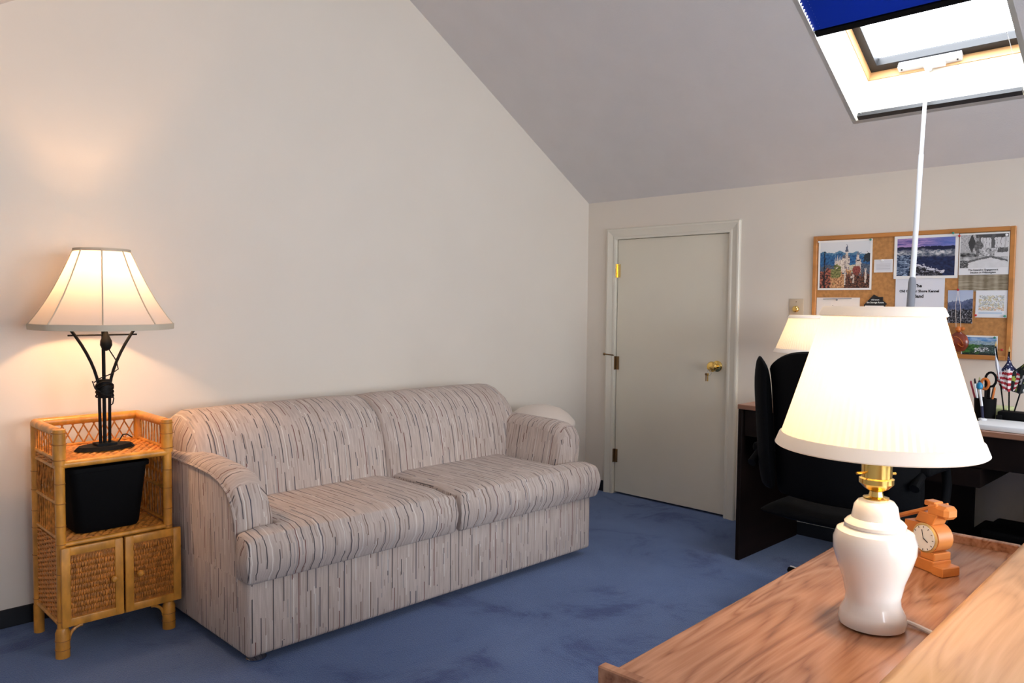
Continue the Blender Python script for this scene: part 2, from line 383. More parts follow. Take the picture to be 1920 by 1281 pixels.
# lower rail catching the blind
bl = thing('pleated_blind', sk(.5, (SY0+SY1)/2, 0), 'pleated blue blind half drawn across the roof window', 'blind')
g = MB(); frame_box(g, .0, .026, SY1+.03, SY0-.012, .0, .022); g.build('lower_track', 'dark_sash', bl, smooth=0)
AB = (SX0+.79)*math.sqrt(1+SL*SL)
g = MB(); frame_box(g, AB, AB+.028, SY1+.012, SY0-.006, -.004, .03); g.build('bottom_rail', 'black_plastic', bl, smooth=0)
g = MB(); NP = 27; y0, y1 = SY0-.004, SY1+.01
prev = None
for i in range(NP*2+1):
    a = AB+.028+(SLN-AB-.04)*i/(NP*2); d = -.004 if i % 2 else .024
    cur_ = [g.bm.verts.new(sk(a, y, d)) for y in (y0, y1)]
    if prev: g.bm.faces.new((prev[0], prev[1], cur_[1], cur_[0]))
    prev = cur_
g.build('pleated_cloth', 'blind_cloth', bl, smooth=0)
g = MB(); frame_box(g, SLN-.03, SLN, y1, y0, 0, .025); g.build('head_rail', 'dark_sash', bl, smooth=0)
for yy in (SY0-.03, SY1+.03):
    g = MB(); g.tube([sk(.01, yy, .012), sk(SLN-.02, yy, .012)], .0012, 5); g.build('cord', 'white_metal', bl)
# opening pole hooked to the operator
top = sk(.06, -2.21, DEP-.06)
bot = Vector((-1.12, -2.452, 1.033)); 
pd = (bot-top)
pl = thing('skylight_pole', bot, 'long white crank pole hanging from the roof window with grey grip', 'pole')
k = .745
g = MB(); g.tube([top+pd*.02, top+pd*.35], .0085, 12); g.tube([top+pd*.35, top+pd*.357], .0105, 12); g.tube([top+pd*.357, top+pd*k], .0105, 12); g.build('shaft', 'white_metal', pl)
g = MB(); g.tube([top+pd*k, top+pd*(k+.012), top+pd*.97, bot], [.0115, .0145, .0145, .012], 14); g.build('grip', 'grey_plastic', pl)
g = MB(); g.tube([top+pd*.025, top+pd*.012+Vector((0,.006,0)), top-pd*.002, top+pd*.004+Vector((0,-.008,0))], .0045, 8); g.build('hook', 'white_metal', pl)

# unseen windows behind the camera, added to bring in more daylight -------------------------------------------
for i, (a, b_) in enumerate(ADDED_WIN):
    n = 'window_%d' % (i+2)
    w = struct(bpy.data.objects.new(n, None)); COL.objects.link(w); w.location = (a, YF, WZ0); WORLD[n] = w.location.copy()
    z1 = WZ1 - .36*(0 if i else 1)
    g = MB()
    for (p, q) in (((a, YF-.08, WZ0), (a+.05, YF-.02, z1)), ((b_-.05, YF-.08, WZ0), (b_, YF-.02, z1)), ((a, YF-.08, WZ0), (b_, YF-.02, WZ0+.05)), ((a, YF-.08, z1-.05), (b_, YF-.02, z1)), (((a+b_)/2-.025, YF-.08, WZ0), ((a+b_)/2+.025, YF-.02, z1))): g.box(p, q)
    g.build('window_frame', 'trim_paint', w, smooth=0)
    g = MB(); g.quad((a+.04, YF-.05, WZ0+.04), (b_-.04, YF-.05, WZ0+.04), (b_-.04, YF-.05, z1-.04), (a+.04, YF-.05, z1-.04)); g.build('pane', 'window_glass', w, smooth=0)
    portal(n+'_portal', ((a+b_)/2, YF-.14, (WZ0+z1)/2), (0,1,0), (0,0,1), b_-a, z1-WZ0)

# baseboards ----------------------------------------------------------
def bboard(name, a, b_):
    g = MB(); g.box(a, b_, .003, 1); struct(g.build(name, 'black_rubber', smooth=0), 'black rubber baseboard')
bboard('baseboard_back', (XL, -.006, 0), (-.007, 0, .073)); bboard('baseboard_right', (-.006, -.169, 0), (0, -.0065, .073))
bboard('baseboard_right_far', (-.006, YF, 0), (0, -1.158, .073)); bboard('baseboard_left', (XL, YF, 0), (XL+.006, -.007, .073))

# door ----------------------------------------------------------------
d = struct(bpy.data.objects.new('door_1', None), 'plain cream low door with brass knob in the knee wall'); COL.objects.link(d); d.location = (0, -.66, 0); WORLD['door_1'] = d.location.copy()
g = MB(); g.box((.012, -D2+.006, .012), (.05, -D1-.008, DH-.006), .002, 1); slab = g.build('slab', 'door_paint', d, smooth=0)
cw = .07
def casing(p0, p1, out, mit):  # moulded casing along p0->p1 in the wall plane; out = direction away from the opening
    prof = [(0, 0), (0, -.011), (.012, -.013), (.02, -.010), (.045, -.016), (.056, -.02), (.066, -.019), (cw, -.014), (cw, 0)]
    g = MB(); p0 = Vector(p0); p1 = Vector(p1); out = Vector(out); dr = (p1-p0).normalized(); rings = []
    for (p, mm) in ((p0, mit[0]), (p1, mit[1])):
        rings.append([g.bm.verts.new(p + out*(s-.004) + Vector((h, 0, 0)) + dr*(s*mm)) for (s, h) in prof])
    n = len(prof)
    for j in range(n): g.bm.faces.new((rings[0][j], rings[0][(j+1) % n], rings[1][(j+1) % n], rings[1][j]))
    g.bm.faces.new(rings[0]); g.bm.faces.new(rings[1][::-1]); return g
casing((0, -D1, 0), (0, -D1, DH), (0, 1, 0), (0, 1)).build('casing', 'trim_paint', d, smooth=20)
casing((0, -D2, 0), (0, -D2, DH), (0, -1, 0), (0, 1)).build('casing', 'trim_paint', d, smooth=20)
casing((0, -D1, DH), (0, -D2, DH), (0, 0, 1), (-1, 1)).build('casing', 'trim_paint', d, smooth=20)
g = MB(); g.box((.0, -D1-.004, 0), (.059, -D1+.002, DH)); g.box((.0, -D2-.002, 0), (.059, -D2+.004, DH)); g.box((.0, -D2, DH-.004), (.059, -D1, DH+.002)); g.build('jamb', 'trim_paint', d, smooth=0)
for i, z in enumerate((1.488, .877, .256)):
    g = MB(); g.tube([(-.003, -D1-.002, z-.045), (-.003, -D1-.002, z+.045)], .007, 10); g.box((.004, -D1-.03, z-.044), (.0125, -D1-.004, z+.044)); g.box((-.003, -D1-.004, z-.044), (.003, -D1+.012, z+.044))
    hg = g.build('hinge', 'dark_bronze' if i else 'brass', d)
    if i == 1:
        g = MB(); g.tube([(-.006, -D1-.002, z+.05), (-.014, -D1+.004, z+.052), (-.055, -D1+.035, z+.058)], .0045, 8); g.lathe([(.009, 0), (.009, .012)], (-.055, -D1+.035, z+.058), 10, (-.8, .6, .1)); g.build('door_stop', 'dark_bronze', hg, origin=WORLD['door_1'])
KY, KZ = -1.005, .902
g = MB(); g.lathe([(.033, 0), (.033, .006), (.026, .012), (.012, .016), (.012, .035), (.02, .042), (.03, .055), (.032, .066), (.026, .076), (.012, .081)], (.012, KY, KZ), 24, (-1,0,0)); g.build('knob', 'brass', slab, origin=WORLD['door_1'])
kr = thing('key_ring', (-.07, KY, KZ-.05), 'small ring of keys hanging from the brass door knob', 'keys')
g = MB(); g.tube([(-.072, KY+.004+.014*math.cos(t*math.pi/8), KZ-.034+.016*math.sin(t*math.pi/8)) for t in range(16)], .0016, 6, closed=True); g.build('ring', 'chrome', kr)
for s_, mt in ((.012, 'brass'), (.022, 'dark_bronze')):
    g = MB(); y = KY+s_; g.lathe([(.008, -.001), (.008, .001)], (-.072-s_*.2, y, KZ-.045), 12, (1,0,0)); g.box((-.073-s_*.2, y-.0032, KZ-.086), (-.071-s_*.2, y+.0032, KZ-.05)); g.build('key', mt, kr)
g = MB(); g.box((.0105, -D2+.0058, KZ-.03), (.03, -D2+.0075, KZ+.03)); g.build('strike_plate', 'dark_bronze', d, smooth=0)

# ================================================================== SOFA
so = thing('sofa', (-2.03, -.55, 0), 'beige two-seat sofa with dark and white streaked fabric and rolled back', 'sofa')
SXL, SXR, SC = -2.95, -1.115, -2.03
def uv_x(co, n):    # streaks run over front/top/back, spaced along x
    if abs(n.x) > .75: return (co.y*1.0+5, co.z)
    return (co.x+10, -co.y-co.z if n.z > -.5 or True else co.z)
def uv_y(co, n):    # arm: streaks spaced along the length of the arm, running over the top
    if n.y < -.72: return (co.x+3.3, co.z)
    return (co.y+20-.25*max(0, .62-co.z)*0, co.z + (co.x if n.z > .3 else 0))
g = MB(); g.box((SXL, -.97, .034), (SXR, -.10, .315), .018, 3)
g.build('base', 'sofa_fabric', so, uv=uv_x)
# seat cushions (T shaped), puffed
def cushion(x_in, x_out, x_mid, sgn):
    y_f, y_b = -1.005, -.42
    # plan outline
    pts = [(x_mid, y_b), (x_mid, y_f), (x_out, y_f), (x_out, -.905), (x_in, -.905), (x_in, y_b)]
    if sgn > 0: pass
    g = MB(); g.prism(pts, 'z', .302, .462)
    bm = g.bm
    bmesh.ops.recalc_face_normals(bm, faces=bm.faces)
    # cut a grid so that it can be puffed
    for nx, vals in ((Vector((1,0,0)), [x_in+(x_mid-x_in)*t for t in (.02, .12, .3, .5, .7, .88)] + [x_out+(x_in-x_out)*.5]), (Vector((0,1,0)), [-.95, -.86, -.76, -.64, -.52]), (Vector((0,0,1)), [.345, .382, .42])):
        for v in vals:
            bmesh.ops.bisect_plane(bm, geom=bm.verts[:]+bm.edges[:]+bm.faces[:], plane_co=nx*v, plane_no=nx)
    x_lo, x_hi = min(x_out, x_mid), max(x_out, x_mid)
    for v in bm.verts:
        c = v.co; zt = (c.z-.382)/.08
        fx = min(1, (c.x-x_lo)/.10, (x_hi-c.x)/.10); fx = max(0, fx)
        fy = max(0, min(1, (c.y-y_f)/.10))
        puff = (1-(1-fx)**2)*.5 + (1-(1-fy)**2)*.5
        z0 = c.z
        c.z += zt*.024*(puff-.35) if zt > 0 else zt*.004
        # bullnose front and ends
        e = 1-zt*zt
        if abs(c.y-y_f) < 1e-4: c.y -= .028*e - .012
        if abs(c.x-x_out) < 1e-4: c.x += (.02*e-.014)*(1 if x_out > x_mid else -1)
        if abs(c.x-x_mid) < 1e-4: c.x += (.010*e-.010)*(1 if x_mid > x_out else -1)
        # back edge a bit lower toward the middle
    es = [e for e in bm.edges if len(e.link_faces) == 2 and e.calc_face_angle(0) > R(40)]
    bmesh.ops.bevel(bm, geom=es, offset=.022, segments=3, profile=.5, affect='EDGES', clamp_overlap=True)
    return g
cushion(-2.805, -2.972, -2.024, 1).build('seat_cushion', 'sofa_fabric', so, uv=uv_x, smooth=50)
cushion(-1.325, -1.085, -2.018, -1).build('seat_cushion', 'sofa_fabric', so, uv=uv_x, smooth=50)
# welt round the front seam of the cushions
# back: two sections with a rolled top
BP = [(-.10, .05), (-.10, .66), (-.115, .735), (-.155, .79), (-.215, .818), (-.285, .822), (-.35, .806), (-.41, .772), (-.455, .722), (-.485, .655), (-.505, .57), (-.52, .47), (-.53, .42), (-.53, .05)]
def back(xa, xb, end, seam):
    g = MB(); bm = g.bm; n = 16; rings = []
    for i in range(n+1):
        t = i/n; t = t if i not in (1, 2, 3, n-1) else {1: .012, 2: .035, 3: .075, n-1: .985}[i]; t = t if abs(xa-end) < 1e-6 else 1-t; x = xa+(xb-xa)*t
        de = abs(x-end)/abs(xb-xa); ds = abs(x-seam)/abs(xb-xa)
        k_end = 1-(1-math.sqrt(max(0, 1-max(0, 1-de/.10)**2)))*.34; k_seam = 1-max(0, 1-ds/.035)**2*.10
        k = min(k_end, k_seam)
        ring = []
        for (y, z) in BP:
            cy, cz = -.28, .60
            zz = z if z < .48 else .48+(z-.48)*(k if k_seam > k_end else .5+.5*k) if z > .48 else z
            yy = -.10+(y+.10)*(.45+.55*k if k_end < k_seam else .5+.5*k) if z > .3 else y
            xo = x + ((.045 if end > seam else -.045)*max(0, 1-de/.2)*((z-.3)/.5 if z > .3 else 0)*0)
            ring.append(bm.verts.new((xo, yy, zz)))
        rings.append(ring)
    m_ = len(BP)
    for A, B_ in zip(rings, rings[1:]):
        for j in range(m_): bm.faces.new((A[j], A[(j+1) % m_], B_[(j+1) % m_], B_[j]))
    bm.faces.new(rings[0][::-1]); bm.faces.new(rings[-1])
    return g
back(-2.93, -2.032, -2.93, -2.032).build('back_cushion', 'sofa_fabric', so, uv=uv_x, smooth=50)
back(-1.135, -2.028, -1.135, -2.028).build('back_cushion', 'sofa_fabric', so, uv=uv_x, smooth=50)
# arms
AP = [(-.10, .05), (-.10, .672), (-.40, .670), (-.58, .666), (-.70, .656), (-.79, .634), (-.85, .596), (-.885, .545), (-.898, .48), (-.90, .40), (-.90, .05)]
AP_L = [(-.10, .05), (-.10, .672), (-.40, .670), (-.58, .667), (-.70, .660), (-.79, .643), (-.85, .610), (-.885, .56), (-.90, .49), (-.90, .40), (-.90, .05)]
AP_R = [(-.10, .05), (-.10, .668), (-.40, .666), (-.60, .664), (-.74, .662), (-.82, .654), (-.865, .636), (-.89, .60), (-.90, .52), (-.90, .40), (-.90, .05)]
def arm(x_out, x_in, flare, AP):
    g = MB(); bm = g.bm; sg = 1 if x_out > x_in else -1
    xs = [(0, 0), (.0, 1), (.10, 1), (.5, 1.0), (.9, 1), (1, 1), (1, 0)]
    secs = [(0.0, -.034), (.08, -.014), (.25, .0), (.5, .008), (.75, .004), (.92, -.006), (1.0, -.018)]
    rings = []
    cy, cz = -.45, .35
    for (t, puff) in secs:
        x = x_in+(x_out-x_in)*t; ring = []
        for (y, z) in AP:
            fl = flare*max(0, z-.32)
            lean = sg*fl
            xx = x + lean
            if z > .5: zz = z+puff
            elif y < -.85: zz = z
            else: zz = z
            yy = y-puff*(.8 if y < -.7 else 0)
            ring.append(bm.verts.new((xx, yy, zz)))
        rings.append(ring)
    m_ = len(AP)
    for A, B_ in zip(rings, rings[1:]):
        for j in range(m_): bm.faces.new((A[j], A[(j+1) % m_], B_[(j+1) % m_], B_[j]))
    bm.faces.new(rings[0][::-1]); bm.faces.new(rings[-1])
    return g
def welt(x_out, x_in, flare, AP):
    g = MB(); sg = 1 if x_out > x_in else -1
    pts = [(x_out+sg*flare*max(0, z-.32)+sg*.001, y-(-.018)*(.8 if y < -.7 else 0), z-.022 if z > .5 else z) for (y, z) in AP[1:]]
    g.tube(pts, .0055, 6); return g
for xo, xi, fl in ((-2.945, -2.80, .03), (-1.165, -1.315, .20)):
    AP = AP_L if xo < -2 else AP_R
    am = arm(xo, xi, fl, AP).build('arm', 'sofa_fabric', so, uv=uv_y, smooth=50)
    welt(xo, xi, fl, AP).build('welt', 'sofa_fabric', am, origin=WORLD[so.name], uv=uv_y)
for (x, y) in ((-2.885, -.90), (-1.19, -.78), (-2.885, -.18), (-1.19, -.18)):
    g = MB(); g.lathe([(.034, 0), (.036, .006), (.03, .012), (.014, .016), (.014, .05)], (x, y, 0), 18); g.build('foot', 'chrome', so)

# hamper behind the right arm
h = thing('laundry_hamper', (-.78, -.30, 0), 'cream round hamper with domed lid between sofa arm and corner', 'hamper')
g = MB(); g.lathe([(.14, 0), (.15, .01), (.168, .545), (.168, .55)], (-.78, -.30, 0), 40); g.build('body', 'white_plastic', h)
g = MB(); g.lathe([(.205, .548), (.208, .558), (.206, .570), (.198, .582), (.17, .615), (.125, .645), (.065, .663), (.01, .668)], (-.78, -.30, 0), 40); g.build('lid', 'white_plastic', h)

# ================================================================== WICKER CABINET
CX0, CX1, CY0, CY1 = -3.375, -3.005, -.425, -.125
cb = thing('wicker_cabinet', ((CX0+CX1)/2, (CY0+CY1)/2, 0), 'honey rattan cabinet with woven doors and open shelf beside the sofa', 'cabinet')
for (x, y) in ((CX0, CY0), (CX1, CY0), (CX0, CY1), (CX1, CY1)):
    front = y == CY0
    g = MB(); g.tube([(x, y, .10), (x, y, .69)], .0165, 12)
    g.tube([(x, y, .688), (x, y, .812 if front else .80)], .021 if front else .0165, 12); pz = g.build('post', 'rattan', cb)
    g = MB(); g.tube([(x, y, 0), (x, y, .09), (x, y, .105)], [.0235, .0235, .018] if front else [.018]*3, 12); g.build('leg', 'rattan', cb)
    # wrapping rings
    g = MB()
    for z in ([.03, .062] if front else []) + [.13, .30, .405, .47, .55, .62] + ([.705, .76, .80] if front else []):
        g.tube([(x+(.0245 if front and (z < .1 or z > .69) else .0175)*math.cos(t*math.pi/6), y+(.0245 if front and (z < .1 or z > .69) else .0175)*math.sin(t*math.pi/6), z) for t in range(12)], .0014, 4, closed=True)
    o = g.build('binding', 'rattan_dark', pz, origin=WORLD[cb.name]); o['kind'] = 'stuff'
RZ = .80
g = MB(); g.tube([(CX0, CY1, RZ), (CX1, CY1, RZ)], .017, 12); g.build('top_rail', 'rattan', cb)
for x in (CX0, CX1):
    g = MB(); g.tube([(x, CY1, RZ), (x, CY0+.012, RZ)], .017, 12); g.build('top_rail', 'rattan', cb)
for z in (.687, .402):
    g = MB(); g.tube([(CX0, CY0-.004, z), (CX1, CY0-.004, z)], .0135 if z > .5 else .009, 12); g.build('shelf_rail', 'rattan', cb)
for z, nm in ((.693, 'shelf'), (.403, 'shelf'), (.118, 'bottom_panel')):
    g = MB(); g.box((CX0, CY0, z-.012), (CX1, CY1, z)); sh = g.build(nm, 'rattan_reed', cb, smooth=0)
    if nm == 'shelf':
        g = MB(); nx, ny = 26, 14   # woven strips, over and under
        for j in range(ny):
            y = CY0+.012+(CY1-CY0-.02)*j/(ny-1); pts = []
            for i in range(nx*2+1):
                pts.append((CX0+.004+(CX1-CX0-.008)*i/(nx*2), y, z+.0015+.0022*math.sin(i*math.pi/2+(j % 2)*math.pi)))
            g.tube(pts, .0075, 5)
        o = g.build('shelf_weave', 'rattan_reed', sh, origin=WORLD[cb.name]); o['kind'] = 'stuff'
# lattice panels
def lattice(mb, p, du, wv, hv, n, r=.0028):
    """crossing canes in a rectangle starting at p, along du (unit*width), up hv"""
    p = Vector(p); du = Vector(du); up_ = Vector((0,0,hv)); st = 1/n
    for i in range(-1, n+1):
        for sgn in (1, -1):
            pts = []
            for k_ in range(7):
                t = k_/6; u = (i+.5)*st + sgn*(t-.5)*st*1.25
                if -.001 <= u <= 1.001: pts.append(p+du*u+up_*t+du.cross(up_).normalized()*.002*sgn)
            if len(pts) > 1: mb.tube(pts, r, 5)
def sticks(mb, p, du, hv, n, r=.003):
    p = Vector(p); du = Vector(du)
    for i in range(n):
        u = (i+.5)/n; pts = [p+du*(u+.012*math.sin(i*2.1+k_*1.3))+Vector((0,0,hv*k_/4)) for k_ in range(5)]; mb.tube(pts, r, 5)
def part_l(name, fn, material='rattan_reed', kind=True):
    g = MB(); fn(g); o = g.build(name, material, cb)
    if kind: o['kind'] = 'stuff'
    return o
part_l('lattice_panel', lambda g: lattice(g, (CX0+.015, CY1, .70), (CX1-CX0-.03, 0, 0), 0, .088, 9))
part_l('lattice_panel', lambda g: (lattice(g, (CX0+.015, CY1, .42), (CX1-CX0-.03, 0, 0), 0, .125, 8), lattice(g, (CX0+.015, CY1, .545), (CX1-CX0-.03, 0, 0), 0, .125, 8)))
part_l('back_rail', lambda g: (g.tube([(CX0, CY1, .545), (CX1, CY1, .545)], .005, 8), g.tube([(CX0, CY1, .705), (CX1, CY1, .705)], .006, 8), g.tube([(CX0, CY1, .67), (CX1, CY1, .67)], .006, 8), g.tube([(CX0, CY1, .42), (CX1, CY1, .42)], .006, 8)), 'rattan', False)
for x in (CX0, CX1):
    part_l('stick_panel', lambda g: sticks(g, (x, CY0+.02, .71), (0, CY1-CY0-.035, 0), .078, 9))
    part_l('side_rail', lambda g: [g.tube([(x, CY0, z), (x, CY1, z)], .0075, 8) for z in (.703, .672, .545, .42)], 'rattan', False)
    part_l('lattice_panel', lambda g: (lattice(g, (x, CY0+.018, .548), (0, CY1-CY0-.035, 0), 0, .12, 7, .0035), sticks(g, (x, CY0+.02, .42), (0, CY1-CY0-.035, 0), .125, 10, .0042), sticks(g, (x, CY0+.02, .55), (0, CY1-CY0-.035, 0), .12, 8, .003)))
    # dense weave: stacked horizontal reeds over uprights
    def dense(g):
        for k_ in range(34):
            z = .125+k_*.0084; pts = []
            for i in range(19):
                pts.append((x+.0035*math.sin(i*math.pi/2+(k_ % 2)*math.pi), CY0+.012+(CY1-CY0-.024)*i/18, z))
            g.tube(pts, .0046, 5)
        for k_ in range(5):
            z = .672+k_*.006; g.tube([(x+.004*math.sin(i*math.pi/2+(k_ % 2)*math.pi), CY0+.012+(CY1-CY0-.024)*i/18, z) for i in range(19)], .0042, 5)
    part_l('woven_side', dense)
    part_l('lower_rail', lambda g: g.tube([(x, CY0, .115), (x, CY1, .115)], .011, 8), 'rattan', False)
part_l('lower_rail', lambda g: g.tube([(CX0, CY0, .112), (CX1, CY0, .112)], .010, 8), 'rattan', False)
part_l('back_panel', lambda g: g.box((CX0, CY1-.004, .12), (CX1, CY1+.004, .40)), 'rattan_reed', False)
for x, sg in ((CX0, 1), (CX1, -1)):
    part_l('bracket', lambda g: g.tube([(x+sg*(.02+.045*(1-math.cos(t*math.pi/12))), CY0, .055+.047*math.sin(t*math.pi/12)) for t in range(7)], .006, 8), 'rattan', False)
# doors
for (xa, xb, kx) in ((-3.384, -3.178, -3.215), (-3.172, -2.968, -3.125)):
    z0, z1, ya, yb = .113, .396, CY0-.034, CY0-.018; fwid = .030
    g = MB()
    g.box((xa, ya, z0), (xa+fwid, yb, z1), .004, 2); g.box((xb-fwid, ya, z0), (xb, yb, z1), .004, 2)
    g.box((xa+fwid-.003, ya+.001, z0), (xb-fwid+.003, yb-.001, z0+fwid), .004, 2); g.box((xa+fwid-.003, ya+.001, z1-fwid), (xb-fwid+.003, yb-.001, z1), .004, 2)
    dr = g.build('door', 'rattan', cb)
    g = MB(); g.box((xa+fwid-.004, yb-.006, z0+fwid-.004), (xb-fwid+.004, yb-.003, z1-fwid+.004)); g.build('door_backing', 'rattan_dark', dr, origin=WORLD[cb.name], smooth=0)
    g = MB(); nr, nc = 10, 30; pa, pb, qa, qb = xa+fwid, xb-fwid, z0+fwid+.012, z1-fwid-.008
    for r_ in range(nr):
        zz = qa+(qb-qa)*(r_+.5)/nr; hh = (qb-qa)/nr*.52
        for c_ in range(nc):
            xx = pa+(pb-pa)*(c_+.5)/nc+random.uniform(-.0006, .0006); off = .0025 if (c_+r_) % 2 else 0
            g.tube([(xx, yb-.006, zz-hh), (xx, yb-.0095-off, zz-hh*.5), (xx, yb-.0105-off, zz), (xx, yb-.0095-off, zz+hh*.5), (xx, yb-.006, zz+hh)], .0021, 4, caps=False)
    for c_ in range(nc): g.tube([(pa+(pb-pa)*(c_+.5)/nc, yb-.007, z0+fwid), (pa+(pb-pa)*(c_+.5)/nc, yb-.007, qa)], .0013, 4, caps=False); g.tube([(pa+(pb-pa)*(c_+.5)/nc, yb-.007, qb), (pa+(pb-pa)*(c_+.5)/nc, yb-.007, z1-fwid)], .0016, 4, caps=False)
    o = g.build('woven_panel', 'rattan_reed', dr, origin=WORLD[cb.name]); o['kind'] = 'stuff'
    g = MB(); g.lathe([(.006, 0), (.006, .014), (.011, .018), (.0125, .024), (.009, .030), (.002, .032)], (kx, yb-.008, .255), 14, (0,-1,0)); g.build('knob', 'rattan', dr, origin=WORLD[cb.name])
# black bin on the shelf
bn = thing('wastebasket', (-3.20, -.30, .407), 'black plastic bin with tapered sides on the cabinet shelf', 'bin')
g = MB(); bm = g.bm
def rr(cx, cy, w, dd, z, r=.03):
    out = []
    for (sx, sy, a0) in ((1,1,0), (-1,1,90), (-1,-1,180), (1,-1,270)):
        for k_ in range(5):
            t = R(a0+k_*22.5); out.append(bm.verts.new((cx+sx*(w/2-r)+r*math.cos(t), cy+sy*(dd/2-r)+r*math.sin(t), z)))
    return out
rings = [rr(-3.20, -.30, .215, .155, .408), rr(-3.20, -.30, .225, .165, .42), rr(-3.20, -.30, .268, .205, .635), rr(-3.20, -.30, .285, .22, .637), rr(-3.20, -.30, .285, .22, .652), rr(-3.20, -.30, .262, .20, .652), rr(-3.20, -.30, .255, .195, .62), rr(-3.20, -.30, .20, .14, .43)]
for A, B_ in zip(rings, rings[1:]):
    for j in range(20): bm.faces.new((A[j], A[(j+1) % 20], B_[(j+1) % 20], B_[j]))
bm.faces.new(rings[0][::-1]); bm.faces.new(rings[-1]); g.build('body', 'black_plastic', bn)
g = MB(); g.tube([(-3.338, -.33, .60), (-3.346, -.33, .585), (-3.346, -.27, .585), (-3.338, -.27, .60)], .004, 6); g.build('handle', 'black_plastic', bn)

# ================================================================== LAMP ON THE CABINET
LX, LY, LZ = -3.184, -.292, .6985
lp = thing('table_lamp', (LX, LY, LZ), 'black iron stem lamp with flared white paneled shade on rattan cabinet', 'lamp')
g = MB(); pts = [(.108*math.cos(R(a)), .068*math.sin(R(a))) for a in (0, 28, 70, 110, 152, 180, 208, 250, 290, 332)]
A, B_ = g.prism([(LX+p[0], LY+p[1]) for p in pts], 'z', LZ, LZ+.014)
for v in B_: v.co.x = LX+(v.co.x-LX)*.86; v.co.y = LY+(v.co.y-LY)*.86
g.box((LX-.035, LY-.03, LZ+.012), (LX+.035, LY+.03, LZ+.022)); g.build('base', 'black_iron', lp, smooth=0)
g = MB(); g.tube([(LX, LY, LZ+.01), (LX, LY, 1.33)], .0065, 10); g.build('stem', 'black_iron', lp)
for sx in (-1, 1):
    for yy in (0,):
        pts = []
        for k_ in range(15):
            t = k_/14; z = LZ+.012+t*.445
            off = .016+.002*math.sin(t*3) + (max(0, t-.46)/.54)**1.7*.100
            pts.append((LX+sx*off, LY+yy-.004, z))
        g = MB(); g.tube(pts, .0058, 8); g.build('curved_rod', 'black_iron', lp)
g = MB(); g.tube([(LX-.121, LY, 1.128), (LX+.121, LY, 1.128)], .0032, 8); g.build('crossbar', 'black_iron', lp)
g = MB(); g.lathe([(.002, -.03), (.014, -.024), (.021, -.008), (.020, .008), (.012, .026), (.004, .048), (.001, .056)], (LX+.006, LY-.012, 1.098), 16); g.build('bud_ornament', 'black_iron', lp)
g = MB(); g.lathe([(.022, -.035), (.027, -.02), (.026, .02), (.02, .035)], (LX+.002, LY, .925), 14)
for k_ in range(6):
    z = .90+k_*.009; g.tube([(LX+.002+.030*math.cos(t*math.pi/8), LY+.024*math.sin(t*math.pi/8), z+.008*math.sin(t*.8+k_)) for t in range(16)], .0035, 5, closed=True)
g.tube([(LX+.012, LY-.022, 1.075), (LX+.038, LY-.022, 1.03), (LX+.045, LY-.02, .998), (LX+.02, LY-.024, .982), (LX-.025, LY-.022, .965), (LX-.040, LY-.02, .952), (LX-.045, LY-.016, .957), (LX-.038, LY-.02, .93), (LX-.02, LY-.02, .915)], .0022, 6)
g.tube([(LX+.027, LY, .9), (LX+.034, LY, .885), (LX+.03, LY, .865), (LX+.022, LY, .86)], .0022, 6)
g.build('cord', 'black_iron', lp)
g = MB(); g.tube([(LX+.05, LY+.02, LZ+.008), (LX+.085, LY+.06, LZ+.035), (LX+.11, LY+.09, LZ+.03), (LX+.14, LY+.12, LZ+.01)], .0025, 6)
g.build('cord', 'black_iron', lp)
# shade: eight panels, concave flare
ZB, ZT, RB, RT = 1.168, 1.446, .243, .094
def r1(t): return RT+(RB-RT)*(.78*t+.22*t*t*t)     # t from top to bottom
g = MB(); NP_ = 64
SEAM = R(27.6-22.5)
def wob1(j, h):
    a = (j % 8)/8-.5; return math.cos(math.pi/8)/math.cos(a*math.pi/4)*.55+.45
g.lathe([(r1(t/12), ZT+(ZB-ZT)*t/12) for t in range(13)], (LX, LY, 0), NP_, caps=False, wob=wob1)
bmesh.ops.rotate(g.bm, verts=g.bm.verts, cent=(LX, LY, 0), matrix=Matrix.Rotation(R(27.6), 3, 'Z'))
sh = g.build('shade', 'shade_linen', lp, smooth=20)
g = MB()
for q in range(8):
    a = 2*math.pi*(q*8)/64 + R(27.6)
    g.tube([(LX+(r1(t/12)*(wob1(0, 0))+.001)*math.cos(a), LY+(r1(t/12)*wob1(0, 0)+.001)*math.sin(a), ZT+(ZB-ZT)*t/12) for t in range(13)], .0026, 5)
g.build('seam_piping', 'shade_trim', sh, origin=WORLD[lp.name])
for (rr_, zz, lo) in ((r1(0), ZT, .007), (r1(1), ZB, .018)):
    g = MB(); g.lathe([(rr_-.003, zz-lo), (rr_+.003, zz-lo), (rr_+.004, zz), (rr_+.003, zz+.004), (rr_-.003, zz+.004), (rr_-.003, zz-lo)], (LX, LY, 0), NP_, caps=False, wob=wob1)
    bmesh.ops.rotate(g.bm, verts=g.bm.verts, cent=(LX, LY, 0), matrix=Matrix.Rotation(R(27.6), 3, 'Z'))
    g.build('shade_trim', 'shade_trim', sh, origin=WORLD[lp.name])
def bulb_and_harp(lamp, x, y, z, power, r=.03, col=(1, .66, .34)):
    g = MB(); g.lathe([(.012, -.045), (.014, -.03), (.026, -.01), (.03, .01), (.024, .03), (.01, .04)], (x, y, z), 14); g.build('bulb', 'bulb_glow', lamp)
    l = bpy.data.lights.new('lamp_light', 'POINT'); l.energy = power; l.color = col; l.shadow_soft_size = .034
    o = bpy.data.objects.new('lamp_light', l); COL.objects.link(o); o.location = (x, y, z+.0); return o
bulb_and_harp(lp, LX, LY, 1.36, 30.0, col=(1, .56, .27))

